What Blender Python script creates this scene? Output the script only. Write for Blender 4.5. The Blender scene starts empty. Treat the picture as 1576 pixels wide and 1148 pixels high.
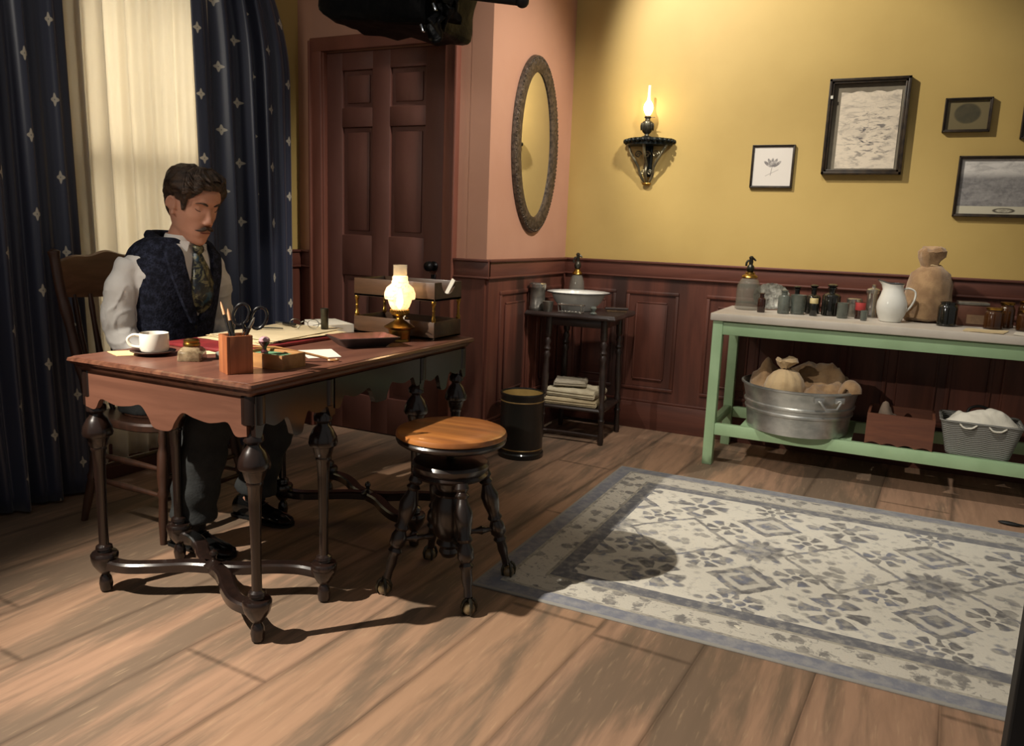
import bpy, bmesh, math, random
from mathutils import Vector, Matrix, Euler, noise as mnoise
PI = math.pi
C = bpy.context.scene.collection
scene = bpy.context.scene
random.seed(7)

# ------------------------------------------------------------------ camera
cam_data = bpy.data.cameras.new('camera')
cam = bpy.data.objects.new('camera', cam_data); C.objects.link(cam)
cam_data.sensor_fit = 'HORIZONTAL'; cam_data.sensor_width = 36.0
cam_data.lens = 36.0 * 1210.53 / 1576
cam_data.clip_start = 0.02; cam_data.clip_end = 60
def look(yaw, pitch, roll):
    cy, sy, cp, sp = math.cos(yaw), math.sin(yaw), math.cos(pitch), math.sin(pitch)
    f = Vector((sy*cp, cy*cp, -sp)); r0 = Vector((cy, -sy, 0)); u0 = r0.cross(f)
    r = math.cos(roll)*r0 + math.sin(roll)*u0; u = r.cross(f)
    return Matrix(((r.x, u.x, -f.x), (r.y, u.y, -f.y), (r.z, u.z, -f.z)))
cam.matrix_world = Matrix.Translation((0, 0, 1.2)) @ look(math.radians(-25.7016), math.radians(10.153), math.radians(2.1664)).to_4x4()
scene.camera = cam

# ------------------------------------------------------------------ world, lights, exposure
scene.view_settings.view_transform = 'Standard'
scene.view_settings.look = 'None'
scene.view_settings.exposure = 0.16
scene.view_settings.gamma = 1.0
scene.view_settings.use_curve_mapping = False
world = bpy.data.worlds.new('world'); scene.world = world; world.use_nodes = True
wb = world.node_tree.nodes['Background']
wb.inputs['Color'].default_value = (1.0, 0.94, 0.88, 1); wb.inputs['Strength'].default_value = 0.14

def aim(o, target):
    d = Vector(target) - o.location
    o.rotation_euler = d.to_track_quat('-Z', 'Y').to_euler()
def spot(name, loc, target, power, color, deg, blend, radius):
    l = bpy.data.lights.new(name, 'SPOT'); l.energy = power; l.color = color
    l.spot_size = math.radians(deg); l.spot_blend = blend; l.shadow_soft_size = radius
    o = bpy.data.objects.new(name, l); C.objects.link(o); o.location = loc; aim(o, target); return o
def area(name, loc, target, power, color, sx, sy):
    l = bpy.data.lights.new(name, 'AREA'); l.energy = power; l.color = color
    l.shape = 'RECTANGLE'; l.size = sx; l.size_y = sy
    o = bpy.data.objects.new(name, l); C.objects.link(o); o.location = loc; aim(o, target); return o
def bulb(name, loc, power, color, radius):
    l = bpy.data.lights.new(name, 'POINT'); l.energy = power; l.color = color; l.shadow_soft_size = radius
    o = bpy.data.objects.new(name, l); C.objects.link(o); o.location = loc; return o
WARM = (1.0, 0.80, 0.56)
spot('key_spot', (-2.70, 0.30, 2.40), (-1.02, 2.05, 0.0), 560, (1.0, 0.91, 0.78), 64, 0.85, 0.018)
spot('bench_spot', (-0.75, 2.25, 3.7), (-0.50, 4.25, 0.45), 230, (1.0, 0.93, 0.82), 50, 0.8, 0.06)
spot('wall_spot', (-1.75, 3.3, 3.3), (-0.80, 4.79, 2.10), 270, (1.0, 0.92, 0.79), 58, 0.6, 0.05)
spot('overhead_spot', (0.25, 3.0, 3.5), (-1.92, 4.12, 1.55), 430, (1.0, 0.93, 0.85), 42, 0.9, 0.10)
spot('door_fill', (-1.9, -1.4, 2.7), (-2.45, 3.7, 1.45), 130, (1.0, 0.92, 0.82), 36, 0.9, 0.5)
area('window_backlight', (-3.75, 2.65, 1.6), (-3.0, 2.65, 1.3), 42, (1.0, 0.96, 0.90), 0.8, 1.4)

# ------------------------------------------------------------------ helpers
class MB:
    """collects shapes into one bmesh"""
    def __init__(s): s.bm = bmesh.new()
    def _fin(s, verts, faces, M=None, mi=0):
        if M is not None:
            for v in verts: v.co = M @ v.co
        for f in faces: f.material_index = mi
    def box(s, c, d, bev=0.0, rot=None, mi=0, seg=2):
        r = bmesh.ops.create_cube(s.bm, size=1.0); vs = r['verts']
        for v in vs: v.co = Vector((v.co.x*d[0], v.co.y*d[1], v.co.z*d[2]))
        fs = list({f for v in vs for f in v.link_faces})
        if bev > 0:
            es = list({e for v in vs for e in v.link_edges})
            r2 = bmesh.ops.bevel(s.bm, geom=es, offset=bev, segments=seg, affect='EDGES', profile=0.5)
            fs = list(set(r2['faces']) | {f for f in fs if f.is_valid})
            vs = list({v for f in fs for v in f.verts})
        M = Matrix.Translation(c)
        if rot is not None: M = M @ Euler(rot).to_matrix().to_4x4()
        s._fin(vs, fs, M, mi); return s
    def rings(s, rings, closed=True, cap0=True, cap1=True, mi=0, M=None):
        bm = s.bm; R = [[bm.verts.new(Vector(p)) for p in r] for r in rings]
        fs = []
        for a, b in zip(R[:-1], R[1:]):
            n = len(a)
            for i in range(n if closed else n-1):
                j = (i+1) % n
                try: fs.append(bm.faces.new((a[i], a[j], b[j], b[i])))
                except ValueError: pass
        if cap0 and closed: fs.append(bm.faces.new(list(reversed(R[0]))))
        if cap1 and closed: fs.append(bm.faces.new(R[-1]))
        s._fin([v for r in R for v in r], fs, M, mi); return s
    def lathe(s, prof, c=(0,0,0), seg=24, mi=0, M=None, cap=True):
        rr = []
        for r, z in prof:
            r = max(r, 1e-4)
            rr.append([(r*math.cos(2*PI*i/seg), r*math.sin(2*PI*i/seg), z) for i in range(seg)])
        T = Matrix.Translation(c)
        if M is not None: T = T @ M
        return s.rings(rr, True, cap, cap, mi, T)
    def tube(s, pts, r, seg=8, mi=0, closed=False, flat=None):
        pts = [Vector(p) for p in pts]; n = len(pts)
        if not isinstance(r, (list, tuple)): r = [r]*n
        prev = None; rr = []
        for i, p in enumerate(pts):
            if closed: t = pts[(i+1) % n] - pts[i-1]
            else: t = pts[min(i+1, n-1)] - pts[max(i-1, 0)]
            t.normalize()
            if prev is None:
                up = Vector((0,0,1)) if abs(t.z) < 0.9 else Vector((1,0,0))
                a = t.cross(up).normalized()
            else: a = (prev - t*prev.dot(t)).normalized()
            prev = a; b = t.cross(a)
            fl = flat or 1.0
            rr.append([p + r[i]*(math.cos(2*PI*k/seg)*a + fl*math.sin(2*PI*k/seg)*b) for k in range(seg)])
        if closed: rr.append(rr[0]); 
        return s.rings(rr, True, not closed, not closed, mi)
    def prism(s, poly, h0, h1, M=None, mi=0):
        a = [(x, y, h0) for x, y in poly]; b = [(x, y, h1) for x, y in poly]
        return s.rings([a, b], True, True, True, mi, M)
    def grid(s, fn, nu, nv, uv=None, mi=0, closed_u=False):
        bm = s.bm; G = [[bm.verts.new(Vector(fn(i/(nu), j/(nv)))) for i in range(nu+1)] for j in range(nv+1)]
        L = bm.loops.layers.uv.verify() if uv else None
        for j in range(nv):
            for i in range(nu):
                f = bm.faces.new((G[j][i], G[j][i+1], G[j+1][i+1], G[j+1][i])); f.material_index = mi
                if uv:
                    for lp, (a, b) in zip(f.loops, ((i,j),(i+1,j),(i+1,j+1),(i,j+1))): lp[L].uv = uv(a/nu, b/nv)
        return s
    def ell(s, c, r, M=None, mi=0, seg=16):
        rings = []
        nz = max(8, seg//2)
        T = Matrix.Translation(c)
        if M is not None: T = T @ M
        for k in range(nz+1):
            a = -PI/2 + PI*k/nz; q = max(math.cos(a), 1e-3)
            rings.append([(r[0]*q*math.cos(2*PI*i/seg), r[1]*q*math.sin(2*PI*i/seg), r[2]*math.sin(a)) for i in range(seg)])
        return s.rings(rings, True, True, True, mi, T)
    def build(s, name, mat, parent=None, loc=None, rot=None, smooth=True, angle=0.7):
        bmesh.ops.remove_doubles(s.bm, verts=s.bm.verts, dist=1e-6)
        bmesh.ops.recalc_face_normals(s.bm, faces=s.bm.faces)
        me = bpy.data.meshes.new(name); s.bm.to_mesh(me); s.bm.free()
        for m in (mat if isinstance(mat, (list, tuple)) else [mat]): me.materials.append(m)
        if smooth:
            me.polygons.foreach_set('use_smooth', [True]*len(me.polygons))
            me.set_sharp_from_angle(angle=angle)
        o = bpy.data.objects.new(name, me); C.objects.link(o)
        if parent: o.parent = parent
        if loc: o.location = loc
        if rot: o.rotation_euler = rot
        return o
def tag(o, label=None, cat=None, group=None, kind=None):
    if label: o['label'] = label
    if cat: o['category'] = cat
    if group: o['group'] = group
    if kind: o['kind'] = kind
    return o
def thing(name, label, cat, loc=(0,0,0), rz=0, group=None):
    o = bpy.data.objects.new(name, None); C.objects.link(o); o.empty_display_size = 0.05
    o.location = loc; o.rotation_euler = (0, 0, rz); return tag(o, label, cat, group)
def struct(name, mb, mat, parent=None, **k):
    o = mb.build(name, mat, parent, **k)
    if not parent: o['kind'] = 'structure'
    return o
def copy_tree(o, parent=None):
    c = o.copy(); C.objects.link(c)
    if parent: c.parent = parent
    for ch in list(o.children): copy_tree(ch, c)
    return c
def remesh(o, voxel, smooth_it=2, fn=None):
    """merge the overlapping shapes of a mesh into one continuous surface"""
    m = o.modifiers.new('r', 'REMESH'); m.mode = 'VOXEL'; m.voxel_size = voxel; m.use_smooth_shade = True
    s = o.modifiers.new('s', 'SMOOTH'); s.factor = 0.5; s.iterations = smooth_it
    dg = bpy.context.evaluated_depsgraph_get(); dg.update()
    me = bpy.data.meshes.new_from_object(o.evaluated_get(dg))
    mats = [x for x in o.data.materials]
    o.modifiers.clear(); old = o.data; o.data = me; bpy.data.meshes.remove(old)
    me.name = o.name
    if fn:
        for v in me.vertices: v.co = fn(v.co)
    me.polygons.foreach_set('use_smooth', [True]*len(me.polygons))
    if not me.materials:
        for x in mats: me.materials.append(x)
    return o
def crom(pts, n=8):
    """Catmull-Rom through points"""
    P = [Vector(p) for p in pts]; P = [2*P[0]-P[1]] + P + [2*P[-1]-P[-2]]; out = []
    for i in range(1, len(P)-2):
        a, b, c, d = P[i-1:i+3]
        for k in range(n):
            t = k/n; out.append(0.5*((2*b) + (c-a)*t + (2*a-5*b+4*c-d)*t*t + (3*b-a-3*c+d)*t**3))
    out.append(P[-2]); return out

# ------------------------------------------------------------------ materials
class V:
    """tiny expression wrapper around shader node sockets"""
    def __init__(s, nt, k): s.nt, s.k = nt, k
    def _m(s, op, *a):
        n = s.nt.nodes.new('ShaderNodeMath'); n.operation = op
        for i, x in enumerate((s,)+a):
            if isinstance(x, V): s.nt.links.new(x.k, n.inputs[i])
            else: n.inputs[i].default_value = float(x)
        return V(s.nt, n.outputs[0])
    def __add__(s, o): return s._m('ADD', o)
    __radd__ = __add__
    def __sub__(s, o): return s._m('SUBTRACT', o)
    def __rsub__(s, o): return (s*-1)+o
    def __mul__(s, o): return s._m('MULTIPLY', o)
    __rmul__ = __mul__
    def __truediv__(s, o): return s._m('DIVIDE', o)
    def abs(s): return s._m('ABSOLUTE')
    def floor(s): return s._m('FLOOR')
    def fract(s): return s._m('FRACT')
    def sqrt(s): return s._m('SQRT')
    def sin(s): return s._m('SINE')
    def cos(s): return s._m('COSINE')
    def min(s, o): return s._m('MINIMUM', o)
    def max(s, o): return s._m('MAXIMUM', o)
    def lt(s, o): return s._m('LESS_THAN', o)
    def gt(s, o): return s._m('GREATER_THAN', o)
    def atan2(s, o): return s._m('ARCTAN2', o)
    def ss(s, a, b, lo=0.0, hi=1.0):
        n = s.nt.nodes.new('ShaderNodeMapRange'); n.interpolation_type = 'SMOOTHSTEP'
        s.nt.links.new(s.k, n.inputs[0])
        for i, x in zip((1,2,3,4), (a,b,lo,hi)): n.inputs[i].default_value = x
        return V(s.nt, n.outputs[0])
def mixc(nt, f, a, b):
    n = nt.nodes.new('ShaderNodeMix'); n.data_type = 'RGBA'
    for i, x in ((0, f), (6, a), (7, b)):
        if isinstance(x, V): nt.links.new(x.k, n.inputs[i])
        elif isinstance(x, (tuple, list)): n.inputs[i].default_value = tuple(x)[:3]+(1,)
        else: n.inputs[i].default_value = x
    return V(nt, n.outputs[2])
def coords(nt, kind='Object', scale=(1,1,1), rotz=0.0, loc=(0,0,0)):
    t = nt.nodes.new('ShaderNodeTexCoord'); m = nt.nodes.new('ShaderNodeMapping')
    m.inputs['Scale'].default_value = scale; m.inputs['Rotation'].default_value = (0,0,rotz); m.inputs['Location'].default_value = loc
    nt.links.new(t.outputs[kind], m.inputs[0]); return m.outputs[0]
def sep(nt, sock):
    n = nt.nodes.new('ShaderNodeSeparateXYZ'); nt.links.new(sock, n.inputs[0])
    return V(nt, n.outputs[0]), V(nt, n.outputs[1]), V(nt, n.outputs[2])
def noise(nt, sock, scale, detail=4, rough=0.55, dist=0.0):
    n = nt.nodes.new('ShaderNodeTexNoise'); n.inputs['Scale'].default_value = scale; n.inputs['Detail'].default_value = detail
    n.inputs['Roughness'].default_value = rough; n.inputs['Distortion'].default_value = dist
    nt.links.new(sock, n.inputs['Vector']); return V(nt, n.outputs[0])
def voro(nt, sock, scale, out='Distance'):
    n = nt.nodes.new('ShaderNodeTexVoronoi'); n.inputs['Scale'].default_value = scale
    nt.links.new(sock, n.inputs['Vector']); return V(nt, n.outputs[out])
def new_mat(name):
    m = bpy.data.materials.new(name); m.use_nodes = True; nt = m.node_tree
    return m, nt, nt.nodes['Principled BSDF']
def lk(nt, v, b, name): nt.links.new(v.k, b.inputs[name])
def bump(nt, b, h, strength, dist=0.01):
    n = nt.nodes.new('ShaderNodeBump'); n.inputs['Strength'].default_value = strength; n.inputs['Distance'].default_value = dist
    nt.links.new(h.k, n.inputs['Height']); nt.links.new(n.outputs[0], b.inputs['Normal'])
def srgb(r, g, b):
    f = lambda c: (c/255/12.92) if c/255 <= 0.04045 else ((c/255+0.055)/1.055)**2.4
    return (f(r), f(g), f(b))
def M(name, c1, c2=None, sc=5.0, stretch=(1,1,1), rough=0.5, metal=0.0, lo=0.35, hi=0.65, bmp=0.0, bsc=None, coat=0.0, spec=0.5, alpha=1.0, trans=0.0, detail=5, sheen=0.0, ior=1.45):
    m, nt, b = new_mat(name); c2 = c2 or tuple(min(1, x*0.8) for x in c1)
    v = coords(nt, 'Object', stretch); n = noise(nt, v, sc, detail)
    lk(nt, mixc(nt, n.ss(lo, hi), c1, c2), b, 'Base Color')
    b.inputs['Roughness'].default_value = rough; b.inputs['Metallic'].default_value = metal
    b.inputs['Specular IOR Level'].default_value = spec; b.inputs['Coat Weight'].default_value = coat
    b.inputs['Transmission Weight'].default_value = trans; b.inputs['Alpha'].default_value = alpha; b.inputs['IOR'].default_value = ior
    if sheen: b.inputs['Sheen Weight'].default_value = sheen
    if bmp: bump(nt, b, noise(nt, v, bsc or sc*3, 4), bmp)
    return m

# ---- floor: wide painted boards running away from the camera
def floor_mat():
    m, nt, b = new_mat('painted_boards')
    v = coords(nt, 'Object', (1,1,1), math.radians(3.7)); x, y, z = sep(nt, v)
    wob = (noise(nt, coords(nt, 'Object', (2.5, 0.7, 1)), 2.0, 2) - 0.5) * 0.012
    q = (x + wob + 1.165) / 0.312 + 40.0; i = q.floor(); fr = q.fract()
    edge = fr.min(1 - fr)                                   # 0 at the seam
    rnd = ((i * 12.9898).sin() * 43758.5453).fract()
    rnd2 = ((i * 78.233).sin() * 12543.123).fract()
    jy = (y + rnd * 2.6) / 2.35; jf = jy.fract(); j = jf.min(1 - jf)
    n1 = noise(nt, coords(nt, 'Object', (4.6, 0.75, 1), math.radians(3.7)), 1.15, 5, 0.55, 0.4)
    n2 = noise(nt, coords(nt, 'Object', (16, 1.6, 1), math.radians(3.7)), 1.6, 5, 0.6, 0.6)
    n3 = noise(nt, coords(nt, 'Object', (30, 3, 1), math.radians(3.7)), 3.0, 4)
    dark = (n1 + (rnd2 - 0.5) * 0.16 + (n2 - 0.5) * 0.26).ss(0.41, 0.60)
    base = mixc(nt, n2.ss(0.35, 0.7), srgb(168, 134, 110), srgb(152, 121, 99))
    base = mixc(nt, rnd.ss(0.2, 0.9) * 0.35, base, srgb(176, 140, 108))
    col = mixc(nt, dark * 0.85, base, srgb(112, 96, 80))
    col = mixc(nt, n3.ss(0.55, 0.8) * 0.35, col, srgb(206, 176, 140))
    seam = edge.ss(0.0, 0.06, 1.0, 0.0) * 0.5
    sj = j.ss(0.0, 0.007, 1.0, 0.0) * 0.6
    col = mixc(nt, seam.max(sj) * n2.ss(0.2, 0.6, 0.55, 1.0), col, srgb(62, 48, 38))
    lk(nt, col, b, 'Base Color'); lk(nt, n1.ss(0.3, 0.7, 0.50, 0.66), b, 'Roughness')
    b.inputs['Specular IOR Level'].default_value = 0.35
    bump(nt, b, edge.ss(0, 0.012) + n3 * 0.15, 0.25, 0.004)
    return m
def wood_mat(name, c1, c2, c3, rough=0.45, axis=2, sc=3.0, coat=0.0, blotch=0.6):
    """streaky stained wood, grain along the given axis"""
    m, nt, b = new_mat(name); st = [9, 9, 9]; st[axis] = 0.9
    v = coords(nt, 'Object', tuple(st)); n1 = noise(nt, v, sc, 6, 0.6, 0.5)
    n2 = noise(nt, coords(nt, 'Object', tuple(x*0.35 for x in st)), sc, 3)
    col = mixc(nt, n1.ss(0.32, 0.68), c1, c2); col = mixc(nt, n2.ss(0.5, 0.72) * blotch, col, c3)
    lk(nt, col, b, 'Base Color'); b.inputs['Roughness'].default_value = rough; b.inputs['Coat Weight'].default_value = coat
    b.inputs['Coat Roughness'].default_value = 0.15
    bump(nt, b, n1, 0.08, 0.004); return m
MAT = {}
MAT['floor'] = floor_mat()
MAT['yellow'] = M('mustard_paint', srgb(188, 161, 96), srgb(180, 153, 89), 1.3, rough=0.55, bmp=0.03, bsc=60)
MAT['pink'] = M('terracotta_paint', srgb(182, 137, 113), srgb(175, 129, 105), 1.6, rough=0.6, bmp=0.03, bsc=60)
MAT['redwood'] = wood_mat('stained_redwood', srgb(106, 60, 46), srgb(80, 44, 34), srgb(48, 30, 24), 0.5, 2, 1.3, blotch=0.9)
MAT['redwood_h'] = wood_mat('stained_redwood_rail', srgb(104, 60, 47), srgb(84, 47, 37), srgb(58, 34, 28), 0.5, 0, 1.6)
MAT['door'] = M('brown_door_paint', srgb(104, 66, 56), srgb(92, 56, 46), 2.5, (2, 2, 0.6), rough=0.5, bmp=0.03)
MAT['casing'] = M('brown_casing_paint', srgb(120, 72, 56), srgb(104, 60, 46), 2.5, (2, 2, 0.6), rough=0.5)
MAT['black'] = M('black_paint', srgb(20, 20, 20), srgb(14, 14, 14), 6, rough=0.6)
MAT['dim'] = M('dark_board', srgb(58, 44, 36), srgb(48, 36, 30), 3, rough=0.7)

XP, YD, YB, XL = -1.955, 3.70, 4.79, -3.21
WH = 3.1
fl = MB(); fl.box((-0.6, 1.8, -0.05), (5.6, 6.6, 0.1)); struct('floor', fl, MAT['floor'], smooth=False)
w = MB(); w.box((0.2, YB+0.06, WH/2), (4.55, 0.12, WH)); struct('wall_back', w, MAT['yellow'], smooth=False)
w = MB(); w.box((XP-0.06, (YD+YB)/2+0.06, WH/2), (0.12, YB-YD+0.12, WH)); struct('wall_side', w, MAT['pink'], smooth=False)
DX0, DX1, DZ = -3.03, -2.215, 2.15
w = MB()
w.box(((XL+DX0)/2, YD+0.06, WH/2), (DX0-XL, 0.12, WH)); w.box(((DX1+XP)/2-0.03, YD+0.061, WH/2), (XP-DX1-0.06, 0.12, WH))
w.box(((DX0+DX1)/2, YD+0.06, (DZ+WH)/2), (DX1-DX0, 0.12, WH-DZ)); struct('wall_door', w, MAT['pink'], smooth=False)
WY0, WY1, WZ0, WZ1 = 2.30, 2.98, 0.34, 2.55
w = MB(); xw = XL-0.06
w.box((xw, (-0.6+WY0)/2, WH/2), (0.12, WY0+0.6, WH)); w.box((xw, (WY1+YD+0.12)/2, WH/2), (0.12, YD+0.12-WY1, WH))
w.box((xw, (WY0+WY1)/2, WZ0/2), (0.12, WY1-WY0, WZ0)); w.box((xw, (WY0+WY1)/2, (WZ1+WH)/2), (0.12, WY1-WY0, WH-WZ1))
struct('wall_left', w, MAT['yellow'], smooth=False)

# window behind the sheers
MAT['cream_frame'] = M('cream_window_paint', srgb(190, 176, 146), srgb(180, 166, 136), 3, rough=0.5)
MAT['pane'] = M('window_glass', srgb(200, 205, 205), srgb(200, 205, 205), 3, rough=0.05, alpha=0.25)
wn = MB(); cy = (WY0+WY1)/2; cz = (WZ0+WZ1)/2
for yy in (WY0+0.03, WY1-0.03): wn.box((xw, yy, cz), (0.06, 0.06, WZ1-WZ0), 0.004)
for zz in (WZ0+0.03, cz, WZ1-0.03): wn.box((xw, cy, zz), (0.06, WY1-WY0, 0.06), 0.004)
wn.box((xw, cy, cz), (0.03, 0.025, WZ1-WZ0))
win = struct('window_1', wn, MAT['cream_frame'])
for a, b_ in ((WZ0+0.06, cz-0.03), (cz+0.03, WZ1-0.06)):
    p = MB(); p.box((xw, cy, (a+b_)/2), (0.006, WY1-WY0-0.1, b_-a)); p.build('window_pane', MAT['pane'], win, smooth=False)

# wainscot: built along local x, facing local -y
def wains(idx, loc, rz, L, panels, z_top=0.955):
    m = MB(); m.box((L/2, -0.009, z_top/2), (L, 0.018, z_top))
    for a, b_, z0, z1 in panels:
        t = 0.022
        for z in (z0, z1): m.box(((a+b_)/2, -0.022, z), (b_-a+t, 0.014, t), 0.005)
        for x in (a, b_): m.box((x, -0.022, (z0+z1)/2), (t, 0.014, z1-z0-t), 0.005)
        g = 0.06
        m.box(((a+b_)/2, -0.02, (z0+z1)/2), (b_-a-2*g, 0.014, z1-z0-2*g), 0.006)
        for z in (z0+g, z1-g): m.box(((a+b_)/2, -0.024, z), (b_-a-2*g, 0.012, 0.012), 0.004)
        for x in (a+g, b_-g): m.box((x, -0.024, (z0+z1)/2), (0.012, 0.012, z1-z0-2*g-0.012), 0.004)
    return struct('trim_%d' % idx, m, MAT['redwood'], loc=loc, rot=(0,0,rz))
def rail(idx, loc, rz, L, x0=0.0):
    m = MB(); m.box((x0+L/2, -0.014, 1.0), (L, 0.028, 0.09), 0.004); m.box((x0+L/2, -0.02, 1.046), (L, 0.04, 0.014), 0.004)
    m.box((x0+L/2, -0.018, 0.957), (L, 0.036, 0.012), 0.004)
    return struct('trim_%d' % idx, m, MAT['redwood_h'], loc=loc, rot=(0,0,rz))
def base(name, loc, rz, L, x0=0.0):
    m = MB(); m.box((x0+L/2, -0.019, 0.085), (L, 0.038, 0.17), 0.004); m.box((x0+L/2, -0.016, 0.178), (L, 0.032, 0.016), 0.005)
    return struct(name, m, MAT['redwood_h'], loc=loc, rot=(0,0,rz))
pan = [(0.47+0.50*k-0.02, 0.47+0.50*k+0.29, 0.26, 0.86) for k in range(7)]
wains(1, (XP, YB, 0), 0, 4.3, [(0.10, 0.36, 0.26, 0.86)] + pan); rail(2, (XP, YB, 0), 0, 4.3); base('baseboard_back', (XP, YB, 0), 0, 4.3)
wains(3, (XP, YD, 0), PI/2, YB-YD-0.019, [(0.14, 0.50, 0.26, 0.87), (0.64, 0.98, 0.26, 0.87)]); rail(4, (XP, YD, 0), PI/2, YB-YD-0.042, -0.02); base('baseboard_side', (XP, YD, 0), PI/2, YB-YD-0.04, -0.02)
wains(5, (DX1+0.075, YD, 0), 0, XP-DX1-0.072, []); rail(6, (DX1+0.075, YD, 0), 0, XP-DX1-0.047); base('baseboard_door', (DX1+0.075, YD, 0), 0, XP-DX1-0.047)
wains(7, (XL, YD, 0), 0, DX0-0.075-XL, []); rail(8, (XL+0.03, YD, 0), 0, DX0-0.075-XL-0.03)
wains(9, (XL, WY1+0.02, 0), PI/2, YD-WY1-0.04, []); rail(10, (XL, WY1+0.1, 0), PI/2, YD-WY1-0.10)
wains(11, (XL, -0.4, 0), PI/2, WY0+0.38, []); base('baseboard_left', (XL, -0.4, 0), PI/2, YD+0.36)

# door with six sunk panels
d = MB(); yf = YD+0.02
d.box(((DX0+DX1)/2, yf+0.03, DZ/2), (DX1-DX0-0.006, 0.02, DZ-0.006))
xs = (DX0+0.118, DX0+0.322, DX0+0.442, DX0+0.668); zs = (0.22, 0.92, 1.15, 1.745, 1.85, 2.05)
def dbar(x0, x1, z0, z1): d.box(((x0+x1)/2, yf+0.012, (z0+z1)/2), (x1-x0, 0.025, z1-z0), 0.005)
dbar(DX0, xs[0], 0.005, DZ-0.004); dbar(xs[3], DX1, 0.005, DZ-0.004); dbar(xs[1], xs[2], 0.005, DZ-0.004)
for a, b_ in ((0.005, zs[0]), (zs[1], zs[2]), (zs[3], zs[4]), (zs[5], DZ-0.004)):
    for u0, u1 in ((xs[0], xs[1]), (xs[2], xs[3])): dbar(u0-0.004, u1+0.004, a, b_)
for a, b_ in ((zs[0], zs[1]), (zs[2], zs[3]), (zs[4], zs[5])):
    for u0, u1 in ((xs[0], xs[1]), (xs[2], xs[3])): d.box(((u0+u1)/2, yf+0.018, (a+b_)/2), (u1-u0-0.05, 0.014, b_-a-0.05), 0.006)
door = struct('door_1', d, MAT['door'])
k = MB(); kz = 1.0; kx = DX1-0.075
k.lathe([(0.026,0),(0.026,0.006),(0.010,0.012),(0.009,0.03),(0.02,0.038),(0.028,0.05),(0.026,0.064),(0.012,0.072)], (kx, yf, kz), 20, M=Matrix.Rotation(PI/2, 4, 'X'))
k.box((kx, yf-0.003, kz-0.09), (0.03, 0.008, 0.09), 0.003)
k.build('door_knob', M('black_metal', srgb(24, 22, 22), srgb(16, 15, 15), 8, rough=0.3, metal=0.4), door)
f = MB(); t = 0.075
for x in (DX0-t/2+0.004, DX1+t/2-0.004): f.box((x, YD-0.012, DZ/2+0.02), (t, 0.03, DZ+0.04), 0.006)
f.box(((DX0+DX1)/2, YD-0.012, DZ+t/2), (DX1-DX0+2*t, 0.034, t), 0.006)
for x in (DX0-t+0.006, DX1+t-0.006): f.box((x, YD-0.02, DZ/2+0.03), (0.016, 0.046, DZ+0.06), 0.005)
for x in (DX0+0.006, DX1-0.006): f.box((x, YD+0.012, DZ/2), (0.012, 0.05, DZ), 0.003)
f.build('door_frame', MAT['casing'], door)

# ---- curtains
def drape_mat():
    m, nt, b = new_mat('navy_satin')
    t = nt.nodes.new('ShaderNodeTexCoord'); u, v, _ = sep(nt, t.outputs['UV'])
    q = u / 0.205 + 50.0; i = q.floor(); odd = (i * 0.5).fract() * 2
    du = (q.fract() - 0.5) * 0.205; p = v / 0.30 + odd * 0.5 + 20.0; dv = (p.fract() - 0.5) * 0.30
    r = (du*du + dv*dv).sqrt(); a = dv.atan2(du)
    lobes = ((a * 2).cos().abs() * 0.014) + 0.011 + (a*8).cos() * 0.002
    mask = (r / lobes).ss(0.85, 1.05, 1.0, 0.0) * (1 - (r.lt(0.0035)) * 0.6)
    n = noise(nt, t.outputs['Object'], 3.0, 3)
    col = mixc(nt, n, srgb(48, 53, 72), srgb(60, 65, 84)); col = mixc(nt, mask, col, srgb(206, 198, 178))
    lk(nt, col, b, 'Base Color'); b.inputs['Roughness'].default_value = 0.36; b.inputs['Sheen Weight'].default_value = 0.25
    b.inputs['Specular IOR Level'].default_value = 0.6
    w = nt.nodes.new('ShaderNodeTexWave'); w.inputs['Scale'].default_value = 400
    nt.links.new(t.outputs['UV'], w.inputs[0]); bump(nt, b, V(nt, w.outputs[1]), 0.03, 0.001); return m
MAT['drape'] = drape_mat()
def sheer_mat():
    m, nt, b = new_mat('cream_voile'); out = nt.nodes['Material Output']
    n = noise(nt, coords(nt, 'Object', (1, 14, 0.4)), 3.0, 3)
    lk(nt, mixc(nt, n, srgb(232, 224, 206), srgb(222, 213, 194)), b, 'Base Color'); b.inputs['Roughness'].default_value = 0.8
    tr = nt.nodes.new('ShaderNodeBsdfTranslucent'); tr.inputs[0].default_value = srgb(240, 232, 214) + (1,)
    mx = nt.nodes.new('ShaderNodeMixShader'); mx.inputs[0].default_value = 0.5
    nt.links.new(b.outputs[0], mx.inputs[1]); nt.links.new(tr.outputs[0], mx.inputs[2]); nt.links.new(mx.outputs[0], out.inputs[0]); return m
MAT['sheer'] = sheer_mat()
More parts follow.
